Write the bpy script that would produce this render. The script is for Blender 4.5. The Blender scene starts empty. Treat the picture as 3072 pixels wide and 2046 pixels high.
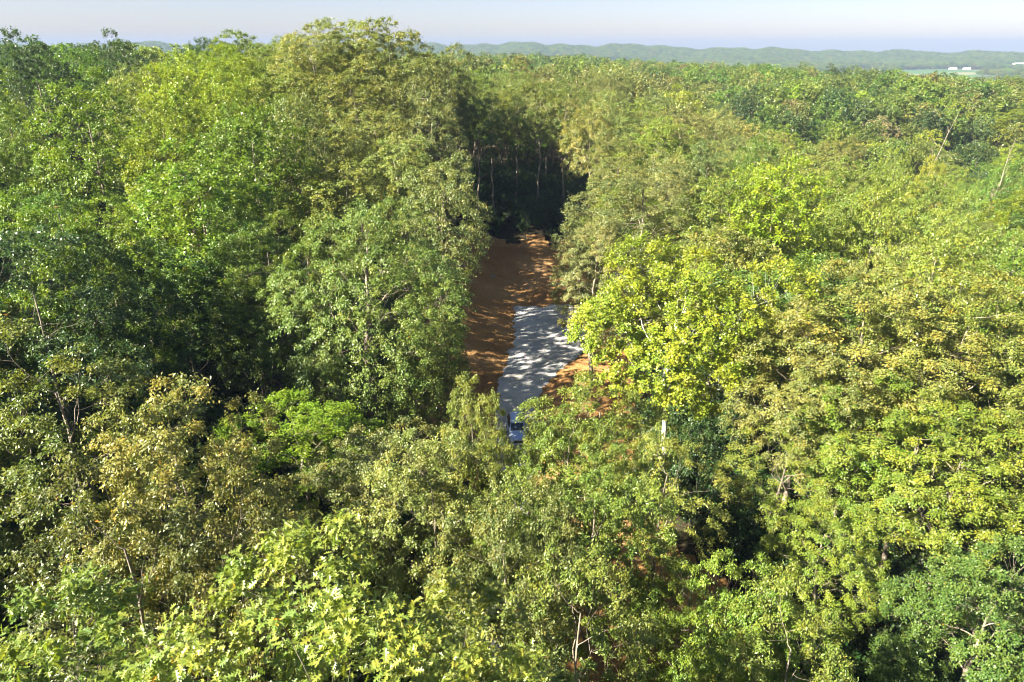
import bpy, math, random
import numpy as np
from mathutils import Vector, Matrix

# ------------------------------------------------------------------ camera, sky, sun, exposure
sc = bpy.context.scene
cam_data = bpy.data.cameras.new('camera')
cam = bpy.data.objects.new('camera', cam_data)
sc.collection.objects.link(cam)
cam.location = (0, 0, 37)
cam.rotation_euler = (math.radians(90 - 23.4), 0, 0)
cam_data.sensor_width = 36
cam_data.lens = 24.0
cam_data.clip_start = 0.3
cam_data.clip_end = 30000
sc.camera = cam

SUN_DIR = Vector((-0.73, -0.36, 0.59)).normalized()      # towards the sun
SUN_EL = math.asin(SUN_DIR.z)
SUN_AZ = math.atan2(SUN_DIR.x, SUN_DIR.y)
world = bpy.data.worlds.new('World'); sc.world = world
world.use_nodes = True
wn = world.node_tree; wn.nodes.clear()
sky = wn.nodes.new('ShaderNodeTexSky'); sky.sky_type = 'NISHITA'; sky.sun_disc = False
sky.sun_elevation = SUN_EL; sky.sun_rotation = SUN_AZ
sky.altitude = 200; sky.air_density = 1.0; sky.dust_density = 0.6; sky.ozone_density = 2.5
bg = wn.nodes.new('ShaderNodeBackground'); bg.inputs['Strength'].default_value = 0.05
wo = wn.nodes.new('ShaderNodeOutputWorld')
wb = wn.nodes.new('ShaderNodeMix'); wb.data_type = 'RGBA'; wb.blend_type = 'MULTIPLY'; wb.inputs[0].default_value = 1
wb.inputs[7].default_value = (0.61, 0.565, 0.66, 1)       # even white balance of the whole sky
wn.links.new(sky.outputs[0], wb.inputs[6]); wn.links.new(wb.outputs[2], bg.inputs['Color']); wn.links.new(bg.outputs[0], wo.inputs['Surface'])
sun_data = bpy.data.lights.new('sun', 'SUN'); sun_data.energy = 5.0
sun_data.angle = math.radians(0.5); sun_data.color = (1.0, 0.945, 0.80)
sun = bpy.data.objects.new('sun', sun_data); sc.collection.objects.link(sun)
sun.rotation_euler = SUN_DIR.to_track_quat('Z', 'Y').to_euler()
sun.location = (-60, -40, 90)
sc.view_settings.view_transform = 'Standard'; sc.view_settings.look = 'None'
sc.view_settings.gamma = 1; sc.view_settings.use_curve_mapping = False
sc.view_settings.exposure = 2.42
cy = sc.cycles
cy.filter_width = 1.0; cy.use_denoising = True; cy.denoiser = 'OPENIMAGEDENOISE'; cy.denoising_input_passes = 'RGB_ALBEDO_NORMAL'; cy.denoising_prefilter = 'ACCURATE'
cy.max_bounces = 6; cy.diffuse_bounces = 3; cy.glossy_bounces = 2; cy.transmission_bounces = 4
cy.volume_bounces = 0; cy.transparent_max_bounces = 4; cy.caustics_reflective = False; cy.caustics_refractive = False
cy.sample_clamp_indirect = 4.0

# ------------------------------------------------------------------ the lie of the land
def sstep(a, b, t):
    t = np.clip((t - a) / (b - a), 0, 1)
    return t * t * (3 - 2 * t)

def gauss(x, y, cx, cy, sx, sy):
    return np.exp(-((x - cx) / sx) ** 2 - ((y - cy) / sy) ** 2)

def drive_center(y):
    # the gravel drive bends a little on its way down to the camera
    return np.interp(y, [10, 30, 43, 56, 64, 72, 84, 99], [-8.0, -2.2, -0.6, 0.0, 0.4, 1.0, 5.2, 5.8])

def drive_half(y):
    return np.interp(y, [10, 60, 70, 76, 82, 99], [1.9, 2.0, 2.4, 3.4, 4.9, 5.4])

def terrain(x, y):
    x = np.asarray(x, float); y = np.asarray(y, float)
    r = np.hypot(x, y)
    near = 1 - sstep(150, 420, r)
    h = 13.5 * gauss(x, y, -34, 122, 30, 34) + 12.5 * gauss(x, y, -125, 205, 95, 90)
    h = h + 7.5 * gauss(x, y, -74, 42, 30, 36) - 3.0 * gauss(x, y, -27, 58, 12, 20)  # left rise built up so the unseen woods on it shade the left side
    h = h + 3.0 * gauss(x, y, 0, 160, 40, 30) + 6.0 * gauss(x, y, -20, 290, 120, 90)
    # the ground falls away to the right into a wooded ravine and climbs again beyond it
    h = h - near * 9.0 * sstep(14, 75, x - 0.05 * y)
    ax = (x - 105) * 0.55 - (y - 185) * 0.83
    h = h - 11 * np.exp(-(ax / 32) ** 2) * sstep(30, 90, x) * (1 - sstep(300, 420, r))
    clr = (1 - sstep(13, 22, np.abs(x - 1))) * sstep(40, 60, y) * (1 - sstep(126, 146, y))
    h = h * (1 - 0.8 * clr)
    # cut bank of red earth on the left of the pad
    bank = sstep(0.0, 13.0, drive_center(y) - drive_half(y) - x)
    h = h + 4.2 * bank * sstep(50, 66, y) * (1 - sstep(115, 150, y)) * (1 - sstep(14, 40, -x))
    h = h + 1.2 * sstep(101, 130, y) * (1 - sstep(135, 190, y)) * gauss(x, y, 4, 130, 26, 60)
    # far country
    side = x / np.maximum(r, 1)
    h = h - 5.0 * sstep(200, 500, r) * sstep(0.0, 0.45, side)
    ds = np.interp(side, [-0.5, -0.1, 0.08, 0.3, 0.5], [1300, 1100, 900, 660, 400])
    h = h - 36 * sstep(ds, ds + 340, r)
    ridge_top = np.interp(side, [-0.7, -0.25, -0.06, 0.1, 0.25, 0.36, 0.42, 0.5, 0.6], [26, 24, 27, 24, 14, 4, 10, 6, 4])
    rt = ridge_top + 6 * np.sin(side * 41 + 1) + 4 * np.sin(side * 97) + 3 * np.sin(side * 190 + 2)
    h = h + (32 + rt) * sstep(0, 800, r - np.interp(side, [.2, .4], [2700, 3150]) + 150 * np.sin(side * 23)) * (1 - 0.5 * sstep(4000, 5400, r))
    h = h + near * (0.25 * np.sin(x * 0.31 + 1.3 * np.sin(y * 0.17)) + 0.18 * np.sin(y * 0.43 + x * 0.12))
    h = h + sstep(200, 700, r) * (3.0 * np.sin(x * 0.013 + 2) * np.sin(y * 0.011) + 1.5 * np.sin(x * 0.031 + y * 0.023))
    # the pad and drive are levelled
    dd = np.abs(x - drive_center(y)) - drive_half(y)
    flat = (1 - sstep(0.2, 2.5, dd)) * (1 - sstep(99, 104, y)) * sstep(4, 12, y)
    h = h * (1 - flat) + flat * 0.0
    return h

def soil_mask(x, y):
    """1 where red earth has been laid bare, 0 on the leaf-strewn forest floor"""
    x = np.asarray(x, float); y = np.asarray(y, float)
    n = 1.2 * np.sin(x * 0.9 + np.sin(y * 0.6)) + 1.0 * np.sin(y * 0.8 + 2 * np.sin(x * 0.33))
    d1 = np.maximum(np.abs(x - 1.5) / np.interp(y, [50, 60, 75, 100, 126, 132], [9, 12, 14, 14.5, 12.5, 8]), np.abs(y - 90) / 39)
    m = (d1 + 0.03 * n) < 1.0
    d2 = np.hypot((x - 7.5) / 9.5, (y - 34) / 13.5)
    m2 = (d2 + 0.05 * n) < 1.0
    d3 = np.hypot((x + 92) / 12, (y - 128) / 12)
    return (m | m2 | (d3 < 1.0)).astype(float)

rng = np.random.default_rng(5)

# ------------------------------------------------------------------ materials
def new_mat(name):
    m = bpy.data.materials.new(name); m.use_nodes = True
    nt = m.node_tree; nt.nodes.clear()
    out = nt.nodes.new('ShaderNodeOutputMaterial')
    return m, nt, out
def N(nt, t, **kw):
    n = nt.nodes.new(t)
    for k, v in kw.items(): setattr(n, k, v)
    return n
def mixc(nt, fac, a, b, mode='MIX'):
    n = nt.nodes.new('ShaderNodeMix'); n.data_type = 'RGBA'; n.blend_type = mode
    for sock, val in ((n.inputs[0], fac), (n.inputs[6], a), (n.inputs[7], b)):
        if hasattr(val, 'links') or hasattr(val, 'is_linked'): nt.links.new(val, sock)
        elif isinstance(val, (int, float)): sock.default_value = val
        else: sock.default_value = (*val, 1) if len(val) == 3 else val
    return n.outputs[2]
def mth(nt, op, a, b=None):
    n = nt.nodes.new('ShaderNodeMath'); n.operation = op
    for i, v in enumerate((a, b)):
        if v is None: continue
        if isinstance(v, (int, float)): n.inputs[i].default_value = v
        else: nt.links.new(v, n.inputs[i])
    return n.outputs[0]
def ramp(nt, fac, stops):
    n = nt.nodes.new('ShaderNodeValToRGB'); nt.links.new(fac, n.inputs[0])
    cr = n.color_ramp
    while len(cr.elements) < len(stops): cr.elements.new(0.5)
    for e, (p, c) in zip(cr.elements, stops): e.position = p; e.color = (*c, 1)
    return n.outputs[0]
def noise(nt, scale, detail=4, rough=0.55, vec=None, dim='3D'):
    n = nt.nodes.new('ShaderNodeTexNoise'); n.inputs['Scale'].default_value = scale
    n.inputs['Detail'].default_value = detail; n.inputs['Roughness'].default_value = rough
    if vec is not None: nt.links.new(vec, n.inputs['Vector'])
    return n.outputs[0]

def leaf_material(name='leaves', gloss=0.40, spec=0.45):
    m, nt, out = new_mat(name)
    oi = N(nt, 'ShaderNodeObjectInfo')
    ia = N(nt, 'ShaderNodeAttribute', attribute_type='INSTANCER', attribute_name='tint')
    has = mth(nt, 'GREATER_THAN', ia.outputs['Fac'], 0.0001)
    base = mixc(nt, has, oi.outputs['Color'], ia.outputs['Color'])
    lr = N(nt, 'ShaderNodeAttribute', attribute_type='GEOMETRY', attribute_name='leaf_random')
    var = ramp(nt, lr.outputs['Fac'], [(0.0, (0.62, 0.80, 0.80)), (0.5, (1, 1, 1)), (0.93, (1.30, 1.15, 1.0)), (0.985, (1.5, 1.15, 0.9)), (0.995, (2.6, 1.1, 0.6))])
    col = mixc(nt, 1.0, base, var, 'MULTIPLY')
    geo = N(nt, 'ShaderNodeNewGeometry')
    under = mixc(nt, 0.5, col, (0.29, 0.29, 0.10))
    col2 = mixc(nt, geo.outputs['Backfacing'], col, under)
    p = N(nt, 'ShaderNodeBsdfPrincipled')
    nt.links.new(col2, p.inputs['Base Color'])
    p.inputs['Roughness'].default_value = gloss
    p.inputs['Specular IOR Level'].default_value = spec
    tr = N(nt, 'ShaderNodeBsdfTranslucent')
    tcol = mixc(nt, 1.0, col, (1.9, 2.0, 0.75), 'MULTIPLY')
    nt.links.new(tcol, tr.inputs['Color'])
    mx = N(nt, 'ShaderNodeMixShader'); mx.inputs[0].default_value = 0.27
    nt.links.new(p.outputs[0], mx.inputs[1]); nt.links.new(tr.outputs[0], mx.inputs[2])
    nt.links.new(mx.outputs[0], out.inputs['Surface'])
    return m
M_LEAF = leaf_material()

def bark_material(name, dark, light, scale=3.0):
    m, nt, out = new_mat(name)
    tc = N(nt, 'ShaderNodeTexCoord')
    mp = N(nt, 'ShaderNodeMapping'); mp.inputs['Scale'].default_value = (1, 1, 0.25)
    nt.links.new(tc.outputs['Object'], mp.inputs['Vector'])
    f = noise(nt, scale, 5, 0.6, mp.outputs[0])
    c = ramp(nt, f, [(0.35, dark), (0.62, light)])
    p = N(nt, 'ShaderNodeBsdfPrincipled'); p.inputs['Roughness'].default_value = 0.85
    nt.links.new(c, p.inputs['Base Color'])
    b = N(nt, 'ShaderNodeBump'); b.inputs['Strength'].default_value = 0.6; b.inputs['Distance'].default_value = 0.05
    nt.links.new(noise(nt, scale * 5, 4, 0.6, mp.outputs[0]), b.inputs['Height'])
    nt.links.new(b.outputs[0], p.inputs['Normal'])
    nt.links.new(p.outputs[0], out.inputs['Surface'])
    return m
M_BARK = bark_material('oak_bark', (0.11, 0.085, 0.06), (0.33, 0.27, 0.20))
M_BARKW = bark_material('sycamore_bark', (0.34, 0.32, 0.26), (0.80, 0.77, 0.70), 1.6)
M_DEAD = bark_material('dead_wood', (0.30, 0.26, 0.20), (0.55, 0.48, 0.38), 4.0)

def simple_mat(name, col, rough=0.6, metal=0.0, spec=0.5, coat=0.0):
    m, nt, out = new_mat(name)
    p = N(nt, 'ShaderNodeBsdfPrincipled')
    f = noise(nt, 6.0, 3)
    tc = N(nt, 'ShaderNodeTexCoord'); nt.links.new(tc.outputs['Object'], f.node.inputs['Vector'])
    c = mixc(nt, f, tuple(v * 0.9 for v in col), tuple(min(1, v * 1.08) for v in col))
    nt.links.new(c, p.inputs['Base Color'])
    p.inputs['Roughness'].default_value = rough; p.inputs['Metallic'].default_value = metal
    p.inputs['Specular IOR Level'].default_value = spec; p.inputs['Coat Weight'].default_value = coat
    nt.links.new(p.outputs[0], out.inputs['Surface'])
    return m

def ground_material():
    m, nt, out = new_mat('forest_ground')
    geo = N(nt, 'ShaderNodeNewGeometry')
    pos = geo.outputs['Position']
    soil = N(nt, 'ShaderNodeAttribute', attribute_type='GEOMETRY', attribute_name='soil')
    field = N(nt, 'ShaderNodeAttribute', attribute_type='GEOMETRY', attribute_name='field')
    litter = ramp(nt, noise(nt, 1.6, 6, 0.7, pos), [(0.3, (0.030, 0.022, 0.014)), (0.5, (0.055, 0.040, 0.024)), (0.62, (0.040, 0.052, 0.020)), (0.75, (0.10, 0.07, 0.04))])
    big = ramp(nt, noise(nt, 0.12, 5, 0.6, pos), [(0.35, (0.31, 0.155, 0.055)), (0.55, (0.42, 0.23, 0.088)), (0.72, (0.50, 0.32, 0.16))])
    fine = ramp(nt, noise(nt, 3.0, 7, 0.72, pos), [(0.25, (0.62, 0.58, 0.55)), (0.5, (1, 1, 1)), (0.8, (1.25, 1.25, 1.25))])
    earth = mixc(nt, 1.0, big, fine, 'MULTIPLY')
    # fallen leaves and darker clods scattered over the bare earth
    v = N(nt, 'ShaderNodeTexVoronoi'); v.inputs['Scale'].default_value = 2.2; nt.links.new(pos, v.inputs['Vector'])
    clod = mth(nt, 'LESS_THAN', v.outputs['Distance'], 0.13)
    earth = mixc(nt, mth(nt, 'MULTIPLY', clod, 0.55), earth, (0.13, 0.08, 0.045))
    edge = mth(nt, 'ADD', soil.outputs['Fac'], mth(nt, 'MULTIPLY', mth(nt, 'SUBTRACT', noise(nt, 0.9, 5, 0.65, pos), 0.5), 0.9))
    sm = mth(nt, 'GREATER_THAN', edge, 0.5)
    near = mixc(nt, sm, litter, earth)
    fields = ramp(nt, noise(nt, 0.0022, 2, 0.4, pos), [(0.38, (0.075, 0.13, 0.045)), (0.48, (0.11, 0.16, 0.055)), (0.53, (0.20, 0.20, 0.10)), (0.6, (0.08, 0.14, 0.05))])
    fields.node.color_ramp.interpolation = 'CONSTANT'
    col = mixc(nt, field.outputs['Fac'], near, fields)
    p = N(nt, 'ShaderNodeBsdfPrincipled'); p.inputs['Roughness'].default_value = 0.95
    p.inputs['Specular IOR Level'].default_value = 0.1
    nt.links.new(col, p.inputs['Base Color'])
    b = N(nt, 'ShaderNodeBump'); b.inputs['Strength'].default_value = 0.9; b.inputs['Distance'].default_value = 0.25
    nt.links.new(noise(nt, 1.8, 8, 0.7, pos), b.inputs['Height']); nt.links.new(b.outputs[0], p.inputs['Normal'])
    nt.links.new(p.outputs[0], out.inputs['Surface'])
    return m
M_GROUND = ground_material()

def gravel_material():
    m, nt, out = new_mat('gravel')
    geo = N(nt, 'ShaderNodeNewGeometry'); pos = geo.outputs['Position']
    v = N(nt, 'ShaderNodeTexVoronoi'); v.inputs['Scale'].default_value = 9.0; nt.links.new(pos, v.inputs['Vector'])
    c = mixc(nt, 0.35, ramp(nt, noise(nt, 0.7, 6, 0.65, pos), [(0.3, (0.42, 0.41, 0.395)), (0.6, (0.58, 0.565, 0.545))]), v.outputs['Color'], 'SOFT_LIGHT')
    # a few places where the red earth has been dragged across the stone
    rf = ramp(nt, noise(nt, 0.33, 5, 0.7, pos), [(0.60, (0, 0, 0)), (0.72, (0.8, 0.8, 0.8))])
    c = mixc(nt, rf, c, (0.42, 0.25, 0.14))
    # damp and dusty patches, and fallen leaves
    c = mixc(nt, 1.0, c, ramp(nt, noise(nt, 0.22, 4, 0.6, pos), [(0.35, (0.78, 0.76, 0.73)), (0.6, (1.08, 1.08, 1.08))]), 'MULTIPLY')
    v2 = N(nt, 'ShaderNodeTexVoronoi'); v2.inputs['Scale'].default_value = 3.1; nt.links.new(pos, v2.inputs['Vector'])
    c = mixc(nt, mth(nt, 'MULTIPLY', mth(nt, 'LESS_THAN', v2.outputs['Distance'], 0.14), 0.7), c, (0.20, 0.12, 0.05))
    # wheel tracks pressed in along the drive
    an = N(nt, 'ShaderNodeAttribute', attribute_type='GEOMETRY', attribute_name='track')
    c = mixc(nt, mth(nt, 'MULTIPLY', an.outputs['Fac'], 0.30), c, (0.27, 0.24, 0.21))
    p = N(nt, 'ShaderNodeBsdfPrincipled'); p.inputs['Roughness'].default_value = 0.9
    nt.links.new(c, p.inputs['Base Color'])
    b = N(nt, 'ShaderNodeBump'); b.inputs['Strength'].default_value = 0.6; b.inputs['Distance'].default_value = 0.04
    nt.links.new(v.outputs['Distance'], b.inputs['Height']); nt.links.new(b.outputs[0], p.inputs['Normal'])
    nt.links.new(p.outputs[0], out.inputs['Surface'])
    return m
M_GRAVEL = gravel_material()

# ------------------------------------------------------------------ mesh helpers
def mesh_from(name, V, faces=None, tris=None, mats=(), smooth=False, mat_index=None):
    """tris: (n,3) int array, or faces: (n,4) int array"""
    V = np.asarray(V, np.float32); me = bpy.data.meshes.new(name)
    me.vertices.add(len(V)); me.vertices.foreach_set('co', V.ravel())
    F = np.asarray(tris if tris is not None else faces, np.int32)
    k = F.shape[1] if len(F) else 3
    me.loops.add(F.size); me.loops.foreach_set('vertex_index', F.ravel())
    me.polygons.add(len(F)); me.polygons.foreach_set('loop_start', np.arange(0, F.size, k, dtype=np.int32))
    if smooth: me.polygons.foreach_set('use_smooth', np.ones(len(F), bool))
    for m in mats: me.materials.append(m)
    if mat_index is not None: me.polygons.foreach_set('material_index', np.asarray(mat_index, np.int32))
    me.update(calc_edges=True)
    return me
def link(name, me, parent=None, **props):
    o = bpy.data.objects.new(name, me); sc.collection.objects.link(o)
    if parent is not None: o.parent = parent
    for k, v in props.items(): o[k] = v
    return o

def nrm(v): return v / np.maximum(np.linalg.norm(v, axis=-1, keepdims=True), 1e-9)

class Tubes:
    def __init__(s): s.V = []; s.F = []; s.n = 0
    def add(s, pts, rad, k=6):
        pts = np.asarray(pts, float); rad = np.asarray(rad, float); m = len(pts)
        t = nrm(np.gradient(pts, axis=0))
        ref = np.array([0.31, 0.95, 0.05]) if abs(t[0][2]) > 0.6 else np.array([0, 0, 1.0])
        a = nrm(np.cross(t, ref)); b = np.cross(t, a)
        an = np.arange(k) * 2 * np.pi / k
        ring = pts[:, None, :] + rad[:, None, None] * (a[:, None, :] * np.cos(an)[None, :, None] + b[:, None, :] * np.sin(an)[None, :, None])
        s.V.append(ring.reshape(-1, 3))
        i = np.arange(m - 1)[:, None] * k; j = np.arange(k)[None, :]; j2 = (j + 1) % k
        f = np.stack([i + j, i + j2, i + k + j2, i + k + j], -1).reshape(-1, 4) + s.n
        s.F.append(f[:, ::-1]); s.n += m * k
    def mesh(s, name, mat):
        return mesh_from(name, np.concatenate(s.V), faces=np.concatenate(s.F), mats=[mat], smooth=True)

# ------------------------------------------------------------------ ground, bare earth, gravel
def build_land():
    n = 420
    u = np.linspace(-1, 1, n)
    k = 7.6
    gx = np.sinh(k * u) / np.sinh(k) * 7000
    gy = np.sinh(k * u) / np.sinh(k) * 7000 + 75
    X, Y = np.meshgrid(gx, gy)
    Z = terrain(X, Y)
    s = soil_mask(X, Y)
    fine = (np.abs(X) < 60) & (np.abs(Y - 75) < 90)
    # ruts, clods and wash lines running down the bare earth
    Z = Z + np.where(fine & (s > 0), 0.10 * np.sin(X * 2.1 + 1.7 * np.sin(Y * 0.9)) * np.sin(Y * 1.6 + X * 0.4) + rng.normal(0, 0.045, X.shape), 0)
    inside = (np.abs(X - drive_center(Y)) < drive_half(Y) + 0.4) & (Y > 8) & (Y < 100)
    Z = np.where(inside, np.minimum(Z, -0.03), Z)
    idx = np.arange(n * n).reshape(n, n)
    F = np.stack([idx[:-1, :-1], idx[:-1, 1:], idx[1:, 1:], idx[1:, :-1]], -1).reshape(-1, 4)
    V = np.stack([X, Y, Z], -1).reshape(-1, 3)
    fc = V[F].mean(1)
    is_soil = soil_mask(fc[:, 0], fc[:, 1]) > 0.5
    r = np.hypot(V[:, 0], V[:, 1]); side = V[:, 0] / np.maximum(r, 1)
    fieldv = ((r > 1250) & (r < 3700)).astype(float)
    for nm, sel in (('ground', ~is_soil), ('bare_earth', is_soil)):
        Fs = F[sel]; used, inv = np.unique(Fs, return_inverse=True)
        me = mesh_from(nm, V[used], faces=inv.reshape(-1, 4), mats=[M_GROUND], smooth=True)
        at = me.attributes.new('soil', 'FLOAT', 'POINT')
        sv = np.full(len(used), 1.0) if nm == 'bare_earth' else np.zeros(len(used))
        if nm == 'ground':   # earth spills a little over the border into the litter
            dd = [soil_mask(V[used][:, 0] + a, V[used][:, 1] + b) for a, b in ((1, 0), (-1, 0), (0, 1), (0, -1), (.6, .6), (-.6, -.6))]
            sv = 0.5 * np.mean(dd, 0) * (np.abs(V[used][:, 1] - 75) < 90)
        else:
            dd = [soil_mask(V[used][:, 0] + a, V[used][:, 1] + b) for a, b in ((1, 0), (-1, 0), (0, 1), (0, -1), (.6, .6), (-.6, -.6))]
            sv = 0.5 + 0.5 * np.mean(dd, 0)
        at.data.foreach_set('value', sv.astype(np.float32))
        at = me.attributes.new('field', 'FLOAT', 'POINT'); at.data.foreach_set('value', fieldv[used].astype(np.float32))
        link(nm, me, kind='structure')
build_land()

def build_drive():
    ys = np.arange(9, 99.4, 0.35); m = 26
    t = np.linspace(-1, 1, m)
    Y = np.repeat(ys[:, None], m, 1)
    jit = 0.12 * np.sin(ys * .7) + 0.16 * np.sin(ys * 2.3 + 1) + 0.12 * rng.normal(size=len(ys))
    jit2 = 0.12 * np.sin(ys * .6 + 2) + 0.16 * np.sin(ys * 2.7) + 0.12 * rng.normal(size=len(ys))
    hl = drive_half(ys) + jit; hr = drive_half(ys) + jit2
    X = drive_center(ys)[:, None] + np.where(t[None, :] < 0, t[None, :] * hl[:, None], t[None, :] * hr[:, None])
    Y = Y + sstep(93, 99, Y) * (0.7 * np.sin(X * 0.9 + 1) + 0.35 * np.sin(X * 2.3) - 1.4 * np.abs(t[None, :]) ** 3)
    Z = 0.05 + 0.02 * np.sin(X * 3 + Y * 1.2) - 0.05 * np.abs(t[None, :]) ** 8 - 0.035 * np.exp(-((np.abs(X - drive_center(Y)) - 0.85) / 0.3) ** 2) + rng.normal(0, 0.008, X.shape)
    idx = np.arange(X.size).reshape(X.shape)
    F = np.stack([idx[:-1, :-1], idx[:-1, 1:], idx[1:, 1:], idx[1:, :-1]], -1).reshape(-1, 4)
    me = mesh_from('gravel_drive', np.stack([X, Y, Z], -1).reshape(-1, 3), faces=F, mats=[M_GRAVEL], smooth=True)
    tk = np.exp(-((np.abs(X - drive_center(Y)) - 0.85) / 0.22) ** 2) * (0.6 + 0.4 * np.sin(Y * .8) * np.sin(Y * .31 + X))
    at = me.attributes.new('track', 'FLOAT', 'POINT'); at.data.foreach_set('value', tk.ravel().astype(np.float32))
    link('gravel_drive', me, kind='structure')
build_drive()

# ------------------------------------------------------------------ trees
RH = dict(T=[(0, 0, 0), (-.5, .45, .07), (0, 1, -.08), (.5, .45, .07)], F=[(0, 3, 2), (0, 2, 1)])
_half = [(0.28, .12), (.07, .26), (.46, .42), (.08, .48), (.5, .76), (.07, .72), (.2, .9)]
LT = [(0, 0, 0)] + [(x, y, abs(x) * .18 - .10 * y * y) for x, y in _half] + [(-x, y, abs(x) * .18 - .10 * y * y) for x, y in _half] + [(0, 1, -.10)]
_f = []
for o in (0, 7):
    a = [(0, 1 + o, 2 + o), (2 + o, 3 + o, 4 + o), (4 + o, 5 + o, 6 + o), (6 + o, 7 + o, 15), (0, 2 + o, 4 + o), (0, 4 + o, 6 + o), (0, 6 + o, 15)]
    _f += a if o == 0 else [t[::-1] for t in a]
LOBED = dict(T=LT, F=_f)

def leaf_arrays(pos, a, n, L, W, tpl):
    T = np.array(tpl['T'], float); F = np.array(tpl['F'])
    a = nrm(a); b = nrm(np.cross(a, n)); n = np.cross(b, a)
    V = pos[:, None, :] + (T[None, :, 1:2] * L[:, None, None]) * a[:, None, :] + (T[None, :, 0:1] * W[:, None, None]) * b[:, None, :] + (T[None, :, 2:3] * L[:, None, None]) * n[:, None, :]
    tris = (F[None] + (np.arange(len(pos)) * len(T))[:, None, None]).reshape(-1, 3)
    return V.reshape(-1, 3), tris, (a, b, n)

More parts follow.
